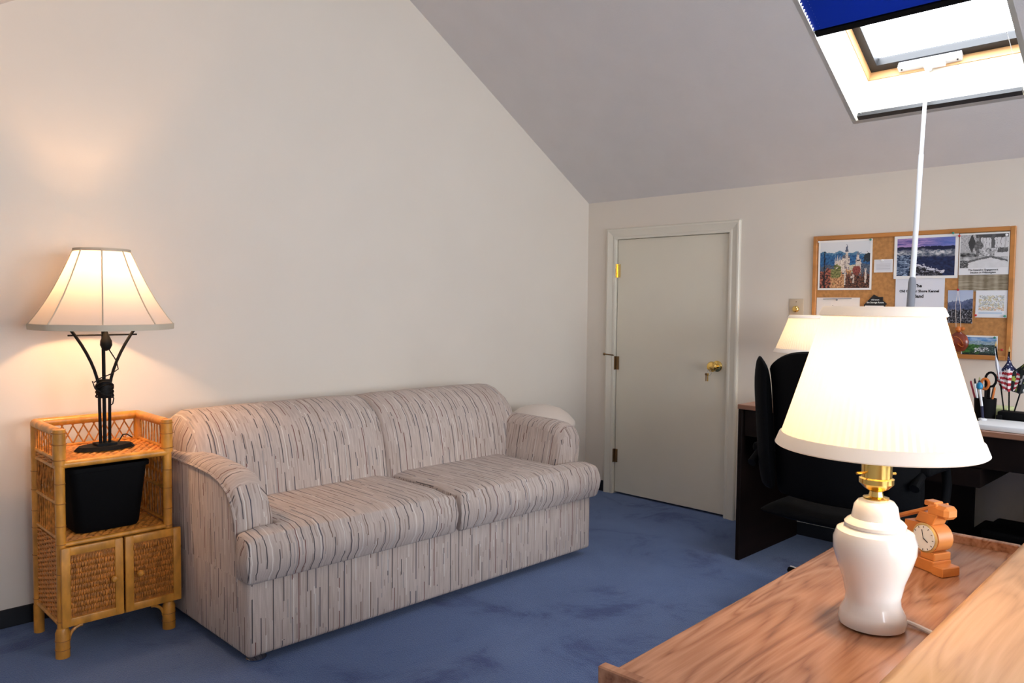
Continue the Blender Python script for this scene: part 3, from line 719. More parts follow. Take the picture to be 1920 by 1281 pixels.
# ================================================================== CERAMIC LAMPS
def ceramic_lamp(x, y, z, sc, shh, label, power, seed, brass='brass', rb=.156, rtp=.087):
    lp = thing('ceramic_lamp', (x, y, z), label, 'lamp')
    S = lambda prof: [(r*sc, h*sc) for r, h in prof]
    g = MB(); g.lathe(S([(.045, 0), (.052, .004), (.054, .014), (.051, .026), (.044, .040), (.043, .052), (.049, .080), (.058, .105), (.065, .130), (.0655, .148), (.060, .163), (.046, .170)]), (x, y, z), 48); g.build('jar', 'white_ceramic', lp)
    g = MB(); g.lathe(S([(.044, .168), (.048, .171), (.0485, .176), (.044, .181), (.038, .185), (.036, .195), (.034, .206), (.028, .214), (.020, .217)]), (x, y, z), 40); g.build('jar_lid', 'white_ceramic', lp)
    g = MB(); g.lathe(S([(.02, .2165), (.0205, .220), (.012, .222), (.010, .230), (.020, .236), (.0275, .244), (.0275, .252), (.024, .254), (.0245, .305), (.02, .308)]), (x, y, z), 28)
    g.tube([(x-.02*sc, y+.012*sc, z+.262*sc), (x-.034*sc, y+.02*sc, z+.262*sc)], .0022, 6); g.tube([(x+.02*sc, y-.012*sc, z+.258*sc), (x+.032*sc, y-.019*sc, z+.258*sc)], .0022, 6); g.build('socket', brass, lp)
    zb = z+.303*sc; zt = zb+shh
    n = 160
    def wob(j, h): return 1+(.006 if j % 2 else -.004)
    def rs(t): return rtp+(rb-rtp)*(t**1.06)
    g = MB(); g.lathe([(rs(t/10), zt+(zb-zt)*t/10) for t in range(11)], (x, y, 0), n, caps=False, wob=wob); sh = g.build('shade', 'shade_white', lp, smooth=20)
    for (rr_, z0_, z1_) in ((rb, zb, zb+.021), (rtp, zt-.016, zt)):
        dr_ = -(rb-rtp)/shh*(z1_-z0_)
        g = MB(); g.lathe([(rr_+(.002 if z0_ == zb else -dr_+.002), z0_), (rr_+.0045+(0 if z0_ == zb else -dr_), z0_+.002), (rr_+.004+(dr_ if z0_ == zb else 0), z1_-.002), (rr_+.001+(dr_ if z0_ == zb else 0), z1_)], (x, y, 0), 72, caps=False)
        g.build('shade_trim', 'shade_white_trim', sh, origin=WORLD[lp.name])
    g = MB()
    for t in range(3):
        a = t*2*math.pi/3; g.tube([(x, y, zt-.01), (x+(rtp-.001)*math.cos(a), y+(rtp-.001)*math.sin(a), zt-.006)], .0018, 5)
    g.tube([(x, y, z+.28*sc), (x, y, z+.30*sc)], .012, 8)
    g.tube([(x+.03*math.sin(t*math.pi/10), y, z+.285*sc+(zt-.01-z-.285*sc)*t/10) for t in range(11)], .0018, 5); g.tube([(x-.03*math.sin(t*math.pi/10), y, z+.285*sc+(zt-.01-z-.285*sc)*t/10) for t in range(11)], .0018, 5)
    g.build('harp', brass, lp)
    bulb_and_harp(lp, x, y, zb+shh*.40, power)
    return lp
NDZ = .74
l2 = ceramic_lamp(-2.85, -2.995, NDZ, .98, .232, 'white ginger jar lamp with pleated white shade on oak desk', 13.0, 1)
g = MB(); g.tube([(-2.806, -3.03, NDZ+.006), (-2.812, -3.055, NDZ+.005), (-2.822, -3.08, NDZ+.004), (-2.832, -3.095, NDZ+.004)], .004, 8); g.build('cord', 'white_plastic', l2)

# ================================================================== NEAR DESK (oak laminate)
nd_ = thing('oak_desk', (-2.73, -2.95, 0), 'oak laminate desk with raised end lips holding the ginger jar lamp', 'desk')
DX0, DX1, DY0, DY1 = -3.30, -2.235, -3.085, -2.775
g = MB(); g.box((DX0, DY0, NDZ-.03), (DX1, DY1, NDZ), .004, 2); g.build('desktop', 'oak_laminate', nd_, origin=(DX0, DY0, 0), smooth=0)
for x in (DX0-.018, DX1):
    g = MB(); g.box((x, DY0, 0), (x+.018, DY1, NDZ+.018), .002, 1); g.build('end_panel', 'oak_laminate', nd_, smooth=0)
g = MB(); g.box((DX0, DY1-.04, .25), (DX1, DY1-.02, NDZ-.03)); g.build('modesty_panel', 'oak_laminate', nd_, smooth=0)
nd_.rotation_euler.z = R(2.0)
# taller work table between desk and camera
TZ = .80
tb = thing('work_table', (-2.9, -3.5, 0), 'pale wood work table with rounded edge standing against the oak desk', 'table')
TX0, TX1, TY0, TY1 = -3.62, -2.20, -3.95, -3.108
g = MB(); e = .020
pr = [(TY0, TZ-.045), (TY0, TZ), (TY1-e, TZ)] + [(TY1-e+e*math.sin(R(a)), TZ-e+e*math.cos(R(a))) for a in (15, 30, 45, 60, 75, 90)] + [(TY1, TZ-.045)]
g.prism(pr, 'x', TX0, TX1); g.build('tabletop', 'light_laminate', tb, smooth=30)
for (x, y) in ((TX0+.05, TY0+.05), (TX1-.05, TY0+.05), (TX0+.05, TY1-.06), (TX1-.05, TY1-.06)):
    g = MB(); g.box((x-.025, y-.025, 0), (x+.025, y+.025, TZ-.045), .004, 1); g.build('leg', 'light_laminate', tb, smooth=0)
g = MB(); g.box((TX0+.06, TY1-.05, TZ-.12), (TX1-.06, TY1-.03, TZ-.045)); g.build('apron', 'light_laminate', tb, smooth=0)

tb.rotation_euler.z = R(1.6)
# wooden crane clock: local frame, +u points to the near end
ck = thing('wooden_clock', (-2.47, -2.965, NDZ), 'orange wooden novelty clock shaped like a crane beside the ginger jar lamp', 'clock')
CU = Vector((-.42, -.91, 0)).normalized(); CV = Vector((CU.y, -CU.x, 0))    # along the base / across it, towards the camera's left
CO = Vector((-2.45, -2.925, NDZ)); CS = .86
def cp(u, v, w): return CO+(CU*u+CV*v+Vector((0,0,w)))*CS
def cbox(name, u0, u1, v0, v1, w0, w1, parent=ck, material='toy_wood', bev=.002, fn=None):
    g = MB(); g.box((u0, v0, w0), (u1, v1, w1), bev, 1)
    for v in g.bm.verts:
        p = v.co.copy()
        if fn: p = fn(p)
        v.co = cp(p.x, p.y, p.z)
    return g.build(name, material, parent, origin=WORLD[ck.name], smooth=0)
cbox('base', -.10, .085, -.028, .028, 0, .028)
cbox('base_end', .085, .115, -.020, .034, 0, .022)
cbox('track_block', .045, .085, -.026, .026, .028, .046)
# cab: block with a rounded near end
g = MB(); prof = [(-.005, .046), (-.005, .105), (.045, .108)] + [(.06+.033*math.cos(R(a)), .077+.033*math.sin(R(a))) for a in (80, 60, 40, 20, 0, -20, -40, -60, -80)]
A = [g.bm.verts.new(cp(u, -.022, w)) for u, w in prof]; B_ = [g.bm.verts.new(cp(u, .022, w)) for u, w in prof]
g.bm.faces.new(A); g.bm.faces.new(B_[::-1])
for i in range(len(prof)): g.bm.faces.new((A[i], B_[i], B_[(i+1) % len(prof)], A[(i+1) % len(prof)]))
g.build('cab', 'toy_wood', ck, origin=WORLD[ck.name], smooth=30)
side = 1
g = MB(); g.lathe([(.029, 0), (.030, .003), (.027, .005), (.026, .003)], cp(.056, .022*side, .076), 28, CV*side); g.build('bezel', 'gold', ck, origin=WORLD[ck.name])
g = MB(); g.lathe([(.0255, 0), (.0255, .0058)], cp(.056, .022*side, .076), 28, CV*side); dl = g.build('dial', 'white_paper', ck, origin=WORLD[ck.name])
g = MB(); c0 = cp(.056, .030*side, .076)
g.tube([c0, c0+CU*.011+Vector((0,0,-.006))], .0009, 4); g.tube([c0, c0+CU*-.004+Vector((0,0,.017))], .0007, 4)
for k_ in range(12):
    a = k_*math.pi/6; q = c0+(CU*math.cos(a)+Vector((0,0,1))*math.sin(a))*.021; g.tube([q, q+(CU*math.cos(a)+Vector((0,0,1))*math.sin(a))*.003], .0007, 4)
g.build('hands', 'ink', dl, origin=WORLD[ck.name])
tilt = lambda p: Vector((p.x, p.y, p.z-.10*0+ -(p.x-.0)*.0))
cbox('roof_block', .02, .07, -.02, .02, .108, .135, fn=lambda p: Vector((p.x+(p.z-.108)*.5, p.y, p.z)))
cbox('head_block', .05, .108, -.02, .02, .128, .158, bev=.008)
for v in (-.016, .016):
    cbox('boom_rail', -.13, .08, v-.004, v+.004, .136, .145, fn=lambda p: Vector((p.x, p.y, p.z+.012+(p.x-.07)*.45)))
for u in (-.09, -.04, .01): cbox('boom_tie', u, u+.008, -.016, .016, .137, .143, fn=lambda p: Vector((p.x, p.y, p.z+.012+(p.x-.07)*.45)))
cbox('counterweight', .04, .07, -.014, .014, .15, .162)

# ================================================================== FAR DESK
fd = thing('dark_desk', (-.33, -2.4, 0), 'dark wood desk with brown top against the knee wall under the cork board', 'desk')
FZ = .78; FX = -.655
g = MB(); g.box((FX, -3.42, FZ-.024), (-.012, -1.515, FZ), .003, 1); g.build('desktop', 'brown_laminate', fd, smooth=0)
for y in (-1.54, -3.415):
    g = MB(); g.box((FX+.004, y, 0), (-.02, y+.022, FZ-.024), .002, 1); g.build('end_panel', 'dark_wood', fd, smooth=0)
g = MB(); g.box((FX+.02, -3.39, .625), (FX+.045, -1.545, FZ-.024)); g.build('apron', 'dark_wood', fd, smooth=0)
kd = MB(); kd.box((FX+.015, -2.585, .545), (-.15, -1.62, .62)); kdo = kd.build('keyboard_drawer', 'dark_wood', fd, smooth=0)
g = MB(); g.box((-.08, -2.42, .12), (-.06, -1.545, FZ-.024)); g.build('modesty_panel', 'dark_wood', fd, smooth=0)
g = MB(); g.box((FX+.03, -3.39, 0.0), (-.05, -2.98, .6), .003, 1); pe = g.build('pedestal', 'dark_wood', fd, smooth=0)
for i in range(3):
    g = MB(); g.box((FX+.012, -3.38, .03+i*.19), (FX+.03, -2.99, .205+i*.19), .003, 1); dw = g.build('drawer', 'dark_wood', pe, origin=WORLD[fd.name], smooth=0)
# black case under the desk
bc = thing('storage_case', (-.32, -2.72, 0), 'black lidded case on the carpet under the dark desk', 'case')
g = MB(); g.box((-.50, -2.96, 0), (-.14, -2.49, .27), .012, 2); g.build('body', 'black_plastic', bc)
g = MB(); g.box((-.51, -2.97, .272), (-.13, -2.48, .30), .008, 2); g.box((-.45, -2.95, .298), (-.19, -2.545, .335), .012, 2); g.build('lid', 'black_plastic', bc)

# far lamp on the desk
ceramic_lamp(-.30, -1.712, FZ, .83, .19, 'cream shaded lamp on the dark desk behind the office chair', 5.0, 2, rb=.171, rtp=.099)

# office chair ---------------------------------------------------------
OC = Vector((-1.00, -2.205, 0))
oc = thing('office_chair', OC, 'black padded executive office chair at the dark desk', 'chair')
def pad(name, fn, nu, nv, th, parent=oc):
    g = MB(); bm = g.bm
    F = [[bm.verts.new(Vector(fn(i/nu, j/nv, 0))) for j in range(nv+1)] for i in range(nu+1)]
    Bk = [[bm.verts.new(Vector(fn(i/nu, j/nv, 1))) for j in range(nv+1)] for i in range(nu+1)]
    for i in range(nu):
        for j in range(nv):
            bm.faces.new((F[i][j], F[i+1][j], F[i+1][j+1], F[i][j+1])); bm.faces.new((Bk[i][j+1], Bk[i+1][j+1], Bk[i+1][j], Bk[i][j]))
    for i in range(nu): bm.faces.new((F[i][0], Bk[i][0], Bk[i+1][0], F[i+1][0])); bm.faces.new((F[i+1][nv], Bk[i+1][nv], Bk[i][nv], F[i][nv]))
    for j in range(nv): bm.faces.new((F[0][j+1], Bk[0][j+1], Bk[0][j], F[0][j])); bm.faces.new((F[nu][j], Bk[nu][j], Bk[nu][j+1], F[nu][j+1]))
    return g.build(name, 'black_leather', parent, subsurf=1, smooth=60)
def backfn(u, v, s):      # u across (+y to -y), v up
    y = OC.y+.235-.47*u; e = (2*u-1); z = .50+.60*v
    tp = max(0, v-.8)/.2
    z -= .075*abs(e)**3*tp
    x = OC.x-.20-.10*v - .0*e + .07*e*e + (-.045 if s else .045)*(1-abs(e)**4)*(1-.6*abs(2*v-1)**4)
    return (x, y+ (-.03*e*tp*0), z)
pad('backrest', backfn, 10, 10, .09)
for sg in (1, -1):
    def wing(u, v, s, sg=sg):
        y = OC.y+sg*(.215+.105*u); z = .52+(.50+.055*math.sin(u*math.pi))*v
        x = OC.x-.19-.08*v+.10*u*u + (-.035 if s else .035)*(1-abs(2*v-1)**6*.7)
        return (x, y, z)
    pad('wing', wing, 4, 8, .07)
def seatfn(u, v, s):
    x = OC.x-.24+.52*u; y = OC.y+.27-.54*v; a = abs(2*v-1); b2 = abs(2*u-1)
    return (x, y, .44+(.05 if s else -.04)*(1-.7*a**4)*(1-.7*b2**4))
pad('seat', seatfn, 8, 8, .1)
for sg in (1, -1):
    g = MB(); y = OC.y+sg*.315
    g.tube([(OC.x+.12, OC.y+sg*.25, .42), (OC.x+.14, y, .44), (OC.x+.17, y, .58), (OC.x+.14, y, .655), (OC.x-.12, y, .665), (OC.x-.2, y, .62)], .018, 10); ar = g.build('armrest', 'black_plastic', oc)
    g = MB(); g.box((OC.x-.14, y-.035, .655), (OC.x+.17, y+.035, .695), .015, 3); g.build('arm_pad', 'black_leather', ar, origin=OC)
g = MB(); g.lathe([(.03, .09), (.03, .22), (.02, .225), (.02, .38), (.08, .39), (.10, .41)], OC, 18); g.build('gas_column', 'black_plastic', oc)
for k_ in range(5):
    a = R(61+72*k_); dx, dy = math.cos(a), math.sin(a)
    g = MB(); g.tube([OC+Vector((dx*.02, dy*.02, .115)), OC+Vector((dx*.16, dy*.16, .105)), OC+Vector((dx*.36, dy*.36, .082))], [.028, .022, .016], 8); lg = g.build('base_leg', 'black_plastic', oc)
    g = MB(); g.tube([OC+Vector((dx*.10, dy*.10, .128)), OC+Vector((dx*.2, dy*.2, .119)), OC+Vector((dx*.355, dy*.355, .098))], .006, 6); g.build('chrome_strip', 'chrome', lg, origin=OC)
    g = MB(); c = OC+Vector((dx*.36, dy*.36, .028)); nrm = Vector((-dy, dx, 0))
    for q in (-.022, .008): g.lathe([(.022, 0), (.028, .003), (.028, .011), (.022, .014)], c+nrm*q, 16, nrm)
    g.tube([c+Vector((0,0,.0)), c+Vector((0,0,.06))], .007, 8); g.build('castor', 'black_plastic', lg, origin=OC)

# ================================================================== CORK BOARD AND PRINTS
BY0, BY1, BZ0, BZ1 = -1.588, -2.532, 1.025, 1.642
cbd = thing('cork_board', (0, (BY0+BY1)/2, BZ0), 'cork notice board in an oak frame hung on the knee wall', 'notice board')
g = MB(); g.box((-.012, BY0-.01, BZ0+.01), (-.001, BY1+.01, BZ1-.01)); g.build('cork_sheet', 'cork', cbd, smooth=0)
fwd = .021
for (a, b_) in (((BY0, BZ0), (BY0-fwd, BZ1)), ((BY1, BZ0), (BY1+fwd, BZ1)), ((BY0-fwd, BZ0), (BY1+fwd, BZ0+fwd)), ((BY0-fwd, BZ1-fwd), (BY1+fwd, BZ1))):
    g = MB(); g.box((-.02, a[0], a[1]), (-.001, b_[0], b_[1]), .002, 1); g.build('frame_bar', 'frame_oak', cbd, smooth=0)
def fbm(x, y, s=0, o=4): return noise.fractal(Vector((x, y, s)), 1.0, 2.0, o)
def mixc(a, b_, t): t = max(0, min(1, t)); return tuple(p+(q-p)*t for p, q in zip(a, b_))
def pinned(name, ya, yb, z0, z1, fn, nu, nv, label, cat, xoff=.0145, skew=0, group=None):
    """paper on the board: y from ya (left) to yb (right), picture fn(u, v) with v up"""
    t = thing(name, (-xoff, (ya+yb)/2, z0), label, cat, group)
    g = MB(); g.grid(lambda u, v: (-xoff-.0006-.0015*math.sin(u*math.pi)*0, ya+(yb-ya)*u, z0+(z1-z0)*v+skew*(u-.5)), nu, nv, fn); g.build('picture', 'printed', t, smooth=0)
    g = MB(); g.box((-xoff, ya, z0), (-xoff+.0012, yb, z1))
    for v in g.bm.verts: v.co.z += skew*((v.co.y-ya)/(yb-ya)-.5)
    g.build('sheet', 'white_paper', t, smooth=0)
    return t
def bordered(fn, bu, bv, col=(.88, .86, .84)):
    return lambda u, v: col if (u < bu or u > 1-bu or v < bv or v > 1-bv) else fn((u-bu)/(1-2*bu), (v-bv)/(1-2*bv))
def warp(u, v, a, f, s_): return u+a*fbm(u*f, v*f, s_), v+a*fbm(u*f, v*f, s_+7)
def castle(u0, v0):
    u, v = warp(u0, v0, .012, 22, 1.3); n = fbm(u*9, v*9, 1); n2 = fbm(u*45, v*45, 2); n3 = fbm(u*24, v*24, 9)
    c = mixc((.60, .64, .70), (.74, .76, .79), v)
    r1_ = .80-.22*abs(u-.10)+.03*n if u < .32 else .80-.25*abs(u-.40)+.03*n
    r2_ = .78-.30*abs(u-.72)+.04*n3
    if v < max(r1_, r2_): c = mixc((.05, .16, .28), (.14, .30, .46), .45+n3*.8)
    if v < max(r1_, r2_)-.06-.04*n3: c = mixc((.01, .06, .18), (.04, .17, .38), .5+n3*.9)
    if v < .50+.05*n: c = mixc((.03, .05, .09), (.14, .18, .24), .45+n2)
    wall = mixc((.42, .33, .28), (.84, .76, .68), .62+n2*.9+.35*math.sin(u*90)*.4)
    def box(x0, x1, y0, y1): return x0 < u < x1 and y0 < v < y1
    def spire(xc, w, y0, y1): return y0 < v < y1 and abs(u-xc) < w*(1-(v-y0)/(y1-y0))
    if box(.30, .47, .34, .60) or box(.44, .60, .34, .68): c = wall
    if .45 < u < .6 and v > .64 and v < .74-.8*abs(u-.52): c = (.13, .13, .17)
    if box(.50, .60, .36, .62) and n3 > 0: c = mixc(wall, (.12, .1, .12), .8)
    if box(.515, .565, .5, .78): c = wall
    if spire(.54, .036, .78, .96): c = (.10, .12, .18)
    if box(.72, .83, .30, .62) or box(.735, .79, .6, .71): c = wall
    if spire(.762, .04, .71, .79): c = (.18, .22, .30)
    if box(.715, .84, .575, .605) and n2 < .2: c = (.06, .06, .08)
    if spire(.36, .022, .58, .73) or spire(.31, .018, .56, .68) or spire(.41, .02, .6, .70): c = (.5, .48, .48)
    if box(.60, .72, .34, .50): c = mixc((.36, .38, .20), (.74, .68, .55), .6+n2)
    if v < .47 and abs(u-.74) < .085-.35*abs(v-.38): c = mixc((.16, .02, .02), (.34, .09, .07), .5+n2)
    if v < .34+.14*n+.12*max(0, .3-abs(u-.33)) and u < .64: c = mixc((.22, .07, .03), (.80, .46, .22), .5+n2*.9+n3*.7)
    if v < .45+.12*n and .23 < u < .43 and v > .22+.2*n: c = mixc((.07, .09, .02), (.34, .32, .12), .45+n3*.9)
    if v < .30+.10*n3 and u > .50: c = mixc((.008, .005, .006), (.34, .13, .08), .25+n2*.9+n3*.5)
    if box(.50, .53, .06, .34) or box(.90, .94, .1, .42) or box(.67, .70, .1, .30) or box(.62, .70, .22, .26): c = mixc(c, wall, .85)
    if v < .38+.1*n and u < .22: c = mixc((.03, .02, .02), (.55, .16, .10), .35+n3*1.1)
    if .078 < u < .105 and v < .80: c = (.004, .006, .012)
    if u > .88+.1*n3 and .56 < v < .74+.06*n: c = (.02, .03, .04)
    return c
pinned('castle_print', -1.617, -1.898, 1.354, 1.616, bordered(castle, .035, .035), 112, 104, 'photo print of a hilltop castle below blue mountains pinned to board', 'photo print')
def card(u, v): return (.62, .62, .66) if .1 < u < .92 and .2 < v < .82 and (int(v*14) % 2) else (.74, .74, .78)
pinned('paper_card', -1.909, -2.0, 1.442, 1.508, bordered(card, .05, .06), 24, 18, 'small printed white card pinned between castle and seascape prints', 'card')
def sea(u0, v0):
    u, v = warp(u0, v0, .02, 12, 4.1); n = fbm(u*6, v*9, 5); n2 = fbm(u*16, v*22, 6); n3 = fbm(u*40, v*40, 3); m_ = fbm(u*3, v*22, 8)
    if v > .77: return mixc(mixc((.10, .08, .32), (.50, .32, .60), .45+m_*.9), (.10, .20, .58), max(0, u-.3)*1.1)
    c = mixc((.004, .008, .04), (.015, .03, .11), .5+n2)
    if v > .70+.02*math.sin(u*6): c = (.006, .01, .045)
    f = 1-abs(v-(.60+.03*n))/.11
    if f > 0: c = mixc(c, mixc((.10, .15, .22), (.92, .90, .90), .5+n2*.9+n3*.4), min(1, f*1.6)*(.55+.5*n))
    if u < .30+.12*n and v < .56: c = mixc((.008, .03, .09), (.40, .52, .70), .22+n2*.9+n3*.4)
    rk = .36-.42*(u-.2)+.07*n2
    if v < rk and .22 < u < .80: c = mixc((.003, .004, .01), (.50, .50, .62), -.05+n2*.9+n3*.7)
    if abs(v-rk) < .025+.02*n2 and .28 < u < .82: c = mixc(c, (.78, .78, .88), .85)
    return c
pinned('seascape_print', -2.006, -2.298, 1.408, 1.620, bordered(sea, .045, .06), 124, 94, 'print of breaking waves under a purple sky pinned to board', 'photo print', xoff=.0165)
def draft(u0, v0):
    u, v = warp(u0, v0, .018, 12, 10.4); n = fbm(u*10, v*10, 11); n2 = fbm(u*26, v*26, 12); g_ = .42+n*.2
    if v > .5: g_ = .46+n2*.22
    if v > .60 and u > .40: g_ = (.66 if (u*13) % 1 > .12 else .22) if (u*13) % 3 > .5 else .5
    if v > .90 and u > .33: g_ = .07
    if .655 < u < .735 and v > .50: g_ = .11
    if abs(u-.25)+.30*abs(v-.74) < .085: g_ = .05
    if abs(u-.255) < .035 and .84 < v < .93: g_ = .06
    if abs(u-.39)+.26*abs(v-.64) < .095: g_ = .13+.12*n2
    if abs(u-.36) < .03 and .82 < v < .9: g_ = .3
    if .28 < v < .46-.1*u and u < .42: g_ = .12+.3*n
    if v < .58 and u > .40: g_ = .45+.45*n2+.14*math.sin(u*26+v*14)
    if v < .34: g_ = .40+.3*n
    e_ = .30-.34*abs(u-.62)
    if v < e_+.06: g_ = .14+.12*n2
    if v < e_: g_ = .70+.05*n
    if u < .18 and v < .22: g_ = .06+.5*max(0, n2)
    if u > .78 and .44 < v < .58+.06*n: g_ = .07+.2*abs(n2)
    if u > .72 and .32 < v < .44+.1*(u-.85): g_ = .66
    g_ = max(.02, min(.9, g_)); return (g_, g_, g_*1.02)
def bwfn(u, v):
    if v < .17: return (.80, .80, .82)
    if u < .02 or u > .975 or v > .96: return (.80, .79, .76)
    return draft((u-.02)/.955, (v-.17)/.79)
bw = pinned('drafting_print', -2.302, -2.509, 1.422, 1.617, bwfn, 90, 84, 'black and white photo of people at a drafting table pinned to board', 'photo print', xoff=.0165)
def plaid(u, v):
    a = .5+.5*math.sin(u*19)+.4*math.sin(u*43); b_ = fbm(u*3, v*60, 3)
    return mixc((.20, .16, .10), (.46, .40, .30), a*.45+b_*.5+.15)
pinned('plaid_paper', -2.302, -2.509, 1.344, 1.620, plaid, 40, 50, 'tan woven paper sheet partly covered by the black and white photo', 'paper sheet', xoff=.0138)
def bandfn(u0, v0):
    u, v = warp(u0, v0, .03, 8, 20.2); n = fbm(u*5, v*5, 21); n2 = fbm(u*11, v*11, 22); n3 = fbm(u*26, v*26, 24)
    c = (.78, .79, .86)
    if .28 < u0 < .95 and v0 < .60:
        top_ = .46+.12*n+.10*max(0, .12-abs(u0-.62))*6
        if v < top_:
            c = (.74, .75, .80)
            if n2 > .10: c = (.015, .02, .02)
            elif abs(n3) < .07: c = (.10, .11, .10)
            elif n2 < -.16: c = (.70, .62, .26)
            if n2 < -.34: c = (.30, .26, .06)
    if u0 < .25 and .22 < v0 < .34 and abs(n2) < .05: c = (.2, .2, .22)
    return c
bd = pinned('band_poster', -2.017, -2.243, 1.12, 1.415, bandfn, 76, 96, 'white band poster with blackletter heading and flower drawing below seascape', 'poster', xoff=.0148)
def valley(u0, v0):
    u, v = warp(u0, v0, .03, 9, 30.2); n = fbm(u*4, v*5, 31); n2 = fbm(u*20, v*22, 32)
    if v > .64+.26*max(0, u-.55)+.10*max(0, .3-abs(u-.42))+.03*n: return mixc((.58, .64, .76), (.44, .52, .70), v)
    if v > .42+.1*n: return mixc((.03, .05, .11), (.18, .22, .40), .55+n*.7-.7*max(0, u-.5)+.3*n2)
    return mixc((.004, .006, .012), (.42, .42, .48), .05+n2*1.1)
pinned('valley_print', -2.259, -2.367, 1.193, 1.35, valley, 40, 58, 'narrow photo of a blue mountain valley pinned above the round ornament', 'photo print')
def water(u, v):
    n = fbm(u*10, v*10, 41); n2 = fbm(u*20, v*20, 43)
    c = (.80, .82, .86)
    if .1 < u < .9 and .25 < v < .82:
        if n > .12: c = mixc(c, (.58, .52, .26), .7)
        if n < -.14: c = mixc(c, (.42, .46, .42), .7)
        if abs(n2) < .035: c = (.22, .2, .2)
        if v < .38 and n2 > .1: c = (.70, .46, .28)
    if .1 < u < .85 and .13 < v < .2: c = (.55, .66, .78)
    return c
wp = pinned('watercolour_print', -2.379, -2.509, 1.222, 1.349, water, 60, 54, 'small white sheet with pale watercolour sketch held by coloured pins', 'art print')
def cal(u, v):
    n2 = fbm(u*12, v*12, 51); c = (.86, .80, .76)
    if .36 < u < .54 and .55 < v < .86 and abs(n2) < .05: c = (.4, .33, .33)
    if v < .5 and (int(u*7*4) % 4 == 0 or int(v*20) % 4 == 0): c = (.7, .66, .64)
    return c
cl_ = pinned('wall_calendar', -1.614, -1.842, 1.05, 1.314, cal, 56, 60, 'plain white calendar sheet pinned below the castle print', 'calendar')
g = MB(); g.tube([(-.017, -1.65, 1.306), (-.017, -1.80, 1.309)], .0018, 6); g.tube([(-.018, -1.725, 1.308), (-.022, -1.725, 1.298)], .004, 6); g.build('binder_bar', 'grey_plastic', cl_)
def green(u0, v0):
    u, v = warp(u0, v0, .03, 8, 60.2); n = fbm(u*4, v*8, 61); n2 = fbm(u*16, v*22, 62)
    if v > .80+.03*n: return mixc((.08, .24, .52), (.36, .52, .74), .5+n)
    if v > .60+.03*n: return mixc((.12, .24, .34), (.42, .52, .56), .5+n2*.8)
    c = mixc((.008, .035, .015), (.10, .32, .06), .35+n*.8+n2*.4)
    if u > .5+.2*n: c = mixc((.006, .015, .016), (.10, .18, .16), .4+n2)
    if .36 < u < .78 and abs(v-.34-.2*(u-.5)) < .11 and n2 > .02: c = (.66, .68, .72)
    if v < .16+.1*n2: c = (.01, .016, .016)
    return c
pinned('aerial_print', -2.325, -2.476, 1.032, 1.137, bordered(green, .025, .07), 72, 54, 'aerial photo of green fields and white roofs low on the board', 'photo print')
# black house-shaped sign
sg_ = thing('house_sign', (-.016, -1.92, 1.13), 'small black house-shaped plaque with white lettering pinned to board', 'sign')
g = MB(); g.prism([(-1.866, 1.278), (-1.914, 1.329), (-1.936, 1.317), (-1.958, 1.317), (-1.958, 1.30), (-1.978, 1.282), (-1.97, 1.276), (-1.97, 1.15), (-1.87, 1.15)], 'x', -.02, -.0125); g.build('plaque', 'ink', sg_, smooth=0)
g = MB(); g.box((-.0212, -1.965, 1.16), (-.0202, -1.872, 1.273)); g.build('note', 'white_paper', sg_, smooth=0)
# lettering
def lettering(body, parent, y, z, size, x, material, bold=.0, rot=0):
    cu = bpy.data.curves.new('lettering', 'FONT'); cu.body = body; cu.size = size; cu.align_x = 'CENTER'; cu.align_y = 'CENTER'; cu.extrude = .0002; cu.offset = bold; cu.resolution_u = 2
    to = bpy.data.objects.new('tmp', cu); COL.objects.link(to); dg = bpy.context.evaluated_depsgraph_get()
    me = bpy.data.meshes.new_from_object(to.evaluated_get(dg)); bpy.data.objects.remove(to)
    me.transform(Matrix(((0,0,1,0), (-1,0,0,0), (0,1,0,0), (0,0,0,1))) if False else Matrix(((0,0,-1,0), (-1,0,0,0), (0,1,0,0), (0,0,0,1))))
    me.materials.clear(); me.materials.append(MATS[material]); me.name = 'lettering'
    o = bpy.data.objects.new('lettering', me); COL.objects.link(o); o.parent = parent; o.location = Vector((x, y, z))-WORLD[parent.name]; WORLD[o.name] = Vector((x, y, z)); return o
lettering('The', bd, -2.123, 1.372, .022, -.0158, 'ink', .0008)
lettering('Old Corner Shore Kennel', bd, -2.128, 1.346, .0172, -.0158, 'ink', .0006)
lettering('Band', bd, -2.128, 1.321, .022, -.0158, 'ink', .0008)
lettering('The Intensive Engagement', bw, -2.405, 1.4445, .0118, -.0175, 'ink', .0002)
lettering('Section in Wilmington', bw, -2.405, 1.4325, .0118, -.0175, 'ink', .0002)
lettering('old town', sg_, -1.922, 1.303, .011, -.0206, 'white_ink', .0002)
lettering('the Storage Room', sg_, -1.922, 1.289, .0115, -.0206, 'white_ink', .0002)
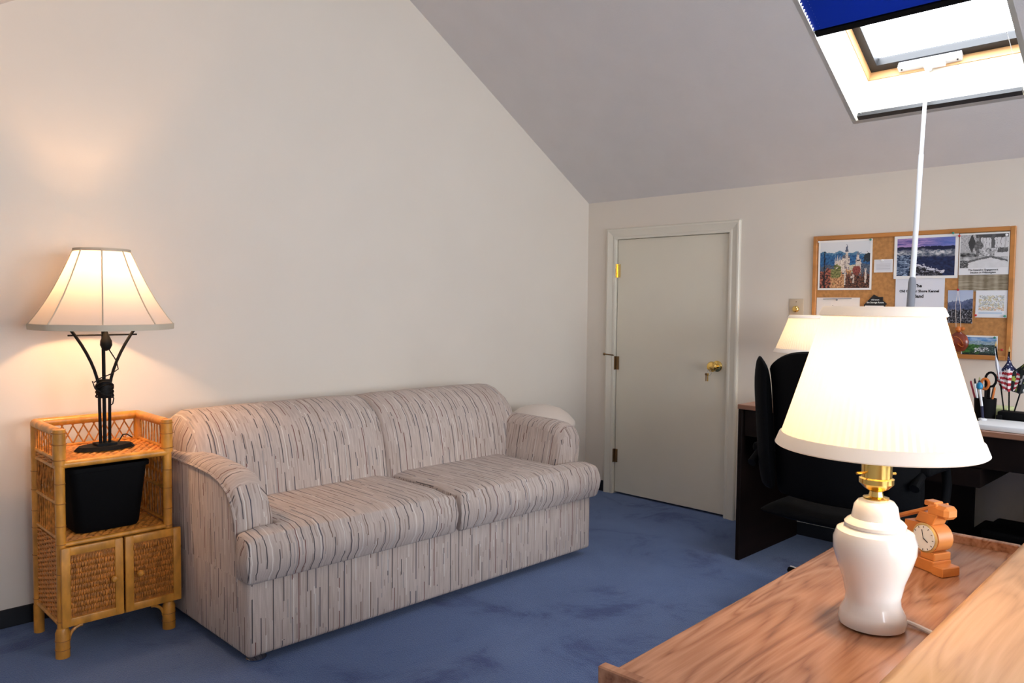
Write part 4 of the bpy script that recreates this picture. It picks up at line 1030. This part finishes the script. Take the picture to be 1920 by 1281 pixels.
# pins
def pin(y, z, material, label, x=-.0175):
    g = MB(); g.lathe([(.0022, 0), (.0022, .003), (.0052, .004), (.0055, .009), (.0035, .0105)], (x, y, z), 10, (-1,0,0)); tag(g.build('push_pin', material), label, 'push pin', 'push pins on the cork board')
for (y, z, mt, lb) in ((-1.622, 1.611, 'white_pin', 'white push pin in the left corner of the castle print'), (-1.891, 1.610, 'green_pin', 'green push pin in the right corner of the castle print'),
    (-1.952, 1.503, 'white_pin', 'white push pin at the top of the small card'), (-2.275, 1.622, 'green_pin', 'green push pin at the top of the seascape'),
    (-2.302, 1.607, 'red_pin', 'red push pin between seascape and drafting photo'), (-2.498, 1.602, 'white_pin', 'white push pin in the corner of the drafting photo'),
    (-2.305, 1.352, 'red_pin', 'red push pin holding the ornament strings'), (-2.384, 1.232, 'red_pin', 'red push pin below the watercolour sketch'),
    (-2.503, 1.23, 'green_pin', 'green push pin below the watercolour sketch'), (-2.466, 1.13, 'green_pin', 'green push pin on the aerial photo'), (-2.497, 1.075, 'red_pin', 'red push pin alone in the bare cork')):
    pin(y, z, mt, lb, -.0185)
# hanging ornament
go = thing('round_ornament', (-.03, -2.315, 1.05), 'red lacquered round ornament hanging by cords over the valley photo', 'ornament')
g = MB(); g.lathe([(.004, -.052), (.026, -.046), (.042, -.022), (.044, .0), (.036, .024), (.02, .038), (.008, .046)], (-.034, -2.318, 1.108), 24)
for v in g.bm.verts: v.co.x = -.034+(v.co.x+.034)*.4
g.build('gourd', 'gourd_red', go)
g = MB(); g.lathe([(.006, 0), (.014, .008), (.012, .02), (.005, .026)], (-.034, -2.316, 1.152), 12); g.lathe([(.004, 0), (.01, .006), (.008, .014), (.003, .018)], (-.034, -2.334, 1.158), 12); g.build('bead', 'orange_plastic', go)
g = MB()
for dy in (-.008, .012): g.tube([(-.026, -2.305, 1.352), (-.026, -2.309+dy, 1.28), (-.03, -2.316+dy, 1.17)], .0011, 5)
g.build('string', 'white_plastic', go)
g = MB()
for k_ in range(7):
    a = random.uniform(0, 6.28); g.tube([(-.053, -2.318+.026*math.cos(a+t*.5), 1.106+.024*math.sin(a*1.3+t*.6)) for t in range(4)], .0015, 4)
g.build('carved_lines', 'orange_plastic', go)

# dimmer plate
dm = thing('dimmer_switch', (0, -1.495, 1.19), 'ivory wall plate with round brass dimmer knob beside the cork board', 'dimmer switch')
g = MB(); g.box((-.007, -1.535, 1.190), (0, -1.455, 1.307), .003, 2); g.build('plate', 'ivory_plastic', dm)
g = MB(); g.lathe([(.018, 0), (.017, .012), (.013, .016), (.004, .017)], (-.007, -1.495, 1.25), 20, (-1,0,0)); g.build('knob', 'brass', dm)
g = MB()
for z in (1.207, 1.29): g.lathe([(.003, 0), (.002, .002)], (-.007, -1.495, z), 8, (-1,0,0))
g.build('screw', 'dark_bronze', dm)

# ================================================================== THINGS ON THE FAR DESK
g = MB(); g.box((-.64, -2.86, FZ+.0005), (-.42, -2.54, FZ+.022), .004, 2); pbk = tag(g.build('paper_pad', 'white_paper'), 'thick white paper pad at the front edge of the dark desk', 'paper pad')
fs = thing('flag_stand', (-.38, -2.63, FZ), 'black block stand holding three small flags on the dark desk', 'flag stand')
g = MB(); g.box((-.41, -2.70, FZ+.0005), (-.34, -2.58, FZ+.055), .006, 2); g.box((-.425, -2.60, FZ+.0005), (-.35, -2.578, FZ+.04), .004, 2); g.build('block', 'black_plastic', fs)
FB = Vector((-.375, -2.615, FZ+.05))
tops = [Vector((-.375, -2.557, 1.105)), Vector((-.375, -2.607, 1.085)), Vector((-.375, -2.70, 1.12))]
for i, t in enumerate(tops):
    b0 = FB+Vector((0, .018-.018*i, 0)); g = MB(); g.tube([b0, t], .0028, 6); st = g.build('flag_stick', 'black_plastic', fs)
    g = MB(); g.lathe([(.003, 0), (.005, .005), (.002, .012), (.0005, .022)], t, 8); g.build('finial', 'gold', st, origin=WORLD[fs.name])
def drape(i, s0, s1, wl, wr, dl, dr_, cols, nu=44, nv=40):
    t = tops[i]; b0 = FB+Vector((0, .018-.018*i, 0)); ax = (b0-t)
    def fn(u, v):     # v: 0 top of hoist, 1 bottom; u: -1..1 to both sides of the stick
        q = t+ax*(s0+(s1-s0)*v); uu = 2*u-1; a = abs(uu)
        w, dd = (wl, dl) if uu < 0 else (wr, dr_)
        k = 1-(1-v)*.0
        q = q+Vector((-.012*math.cos(a*2.2)-.006*math.sin(a*9+v*3), (1 if uu < 0 else -1)*w*a*min(1, .06+1.9*v)*(1 if v < .6 else 1-(v-.6)*.9), -dd*a*(1.05-1.5*v)-.006*a))
        return q
    g = MB(); g.grid(fn, nu, nv, lambda u, v: cols(2*u-1, v)); return g.build('flag', 'flag_print', fs, smooth=60)
def us(u, v):
    a = abs(u)
    if v < .42 and a < .95:
        return (.75, .75, .8) if (int(a*12+v*20) % 3 == 0 and int(v*26) % 3 == 1) else (.012, .016, .07)
    return (.42, .015, .03) if int((v*14+a*1.5)) % 2 else (.82, .74, .74)
drape(1, .02, .66, .052, .056, .035, .035, us)
drape(0, .02, .50, .012, .018, .03, .06, lambda u, v: (.80, .80, .84))
def dk(u, v):
    n = fbm(u*3, v*4, 71)
    if n > .30: return (.35, .42, .06)
    if n < -.38: return (.6, .6, .62)
    return (.008, .012, .014)
drape(2, .03, .72, .075, .09, .05, .05, dk)
# pen cup
pc = thing('pen_cup', (-.40, -2.532, FZ), 'black pen cup crammed with pens and scissors on the dark desk', 'pen cup')
PX, PY = -.40, -2.532
g = MB(); g.lathe([(.036, .0005), (.038, .004), (.042, .105), (.040, .105), (.036, .01)], (PX, PY, FZ), 24, caps=True); g.build('cup', 'black_plastic', pc)
def stick(name, dx, dy, z0, ex, ey, z1, r, material, label, grp='pens in the black cup'):
    g = MB(); g.tube([(PX+dx, PY+dy, FZ+z0), (PX+ex, PY+ey, FZ+z1*.96), (PX+ex, PY+ey, FZ+z1)], [r, r, r*.6], 8); return tag(g.build(name, material), label, 'pen', grp)
stick('pen', .0, .015, .012, -.01, .055, .175, .004, 'red_plastic', 'dark red pen leaning out of the pen cup')
stick('pen', .01, .01, .012, .0, .043, .185, .004, 'ink', 'black pen leaning out of the pen cup')
stick('marker', -.01, .0, .012, -.02, .02, .18, .005, 'navy', 'navy marker standing in the pen cup')
stick('marker', .012, .0, .012, .016, .004, .17, .006, 'ink', 'thick black marker upright in the pen cup')
stick('pen', -.012, .012, .012, -.024, .034, .165, .004, 'white_metal', 'silver pen leaning over the rim of the pen cup')
stick('pencil', .014, .012, .012, .02, .03, .19, .004, 'book_green', 'pale green pencil standing in the pen cup')
stick('pencil', -.004, -.014, .012, -.012, -.036, .155, .004, 'orange_plastic', 'short orange pencil tilted over the cup rim')
stick('pen', .0, -.01, .012, .005, -.03, .17, .004, 'ink', 'black pen tilted toward the flags')
sc_ = thing('scissors', (PX, PY-.01, FZ+.02), 'scissors with black and orange handles standing in the pen cup', 'scissors')
g = MB(); g.box((PX-.004, PY-.018, FZ+.012), (PX-.001, PY-.006, FZ+.12)); g.build('blade', 'chrome', sc_, smooth=0)
g = MB(); g.tube([(PX-.003, PY-.018+.020*math.cos(t*math.pi/8), FZ+.185+.030*math.sin(t*math.pi/8)) for t in range(16)], .005, 7, closed=True); g.tube([(PX-.003, PY-.012, FZ+.11), (PX-.003, PY-.012, FZ+.158)], .006, 8); g.build('handle', 'black_plastic', sc_)
g = MB(); g.tube([(PX-.006, PY+.002+.014*math.cos(t*math.pi/8), FZ+.165+.022*math.sin(t*math.pi/8)) for t in range(16)], .006, 7, closed=True); g.build('handle', 'orange_plastic', sc_)
tw = thing('blue_topped_pen', (-.55, -2.545, FZ+.024), 'white pen with blue dome top standing by the paper pad', 'pen')
g = MB(); g.tube([(-.50, -2.55, FZ+.03), (-.50, -2.545, FZ+.08)], .0055, 8); g.build('lower_barrel', 'navy', tw)
g = MB(); g.tube([(-.50, -2.545, FZ+.08), (-.50, -2.535, FZ+.15)], .005, 8); g.build('barrel', 'white_metal', tw)
g = MB(); g.lathe([(.004, 0), (.012, .006), (.013, .018), (.008, .028), (.001, .031)], (-.50, -2.534, FZ+.148), 14); g.build('dome_top', 'blue_plastic', tw)
g = MB(); g.lathe([(.016, 0), (.016, .006), (.006, .009)], (-.50, -2.55, FZ+.0225), 14); g.build('pen_base', 'white_metal', tw)
g = MB(); g.box((-.33, -2.60, FZ+.0005), (-.22, -2.52, FZ+.06), .003, 1); tag(g.build('note_box', 'book_green'), 'pale green note box behind the black flag stand', 'box')
# rest on the woven shelves
bn.location.z += .0075
lp.location.z += .0065
ck.location.z += .0006; l2.location.z += .0006
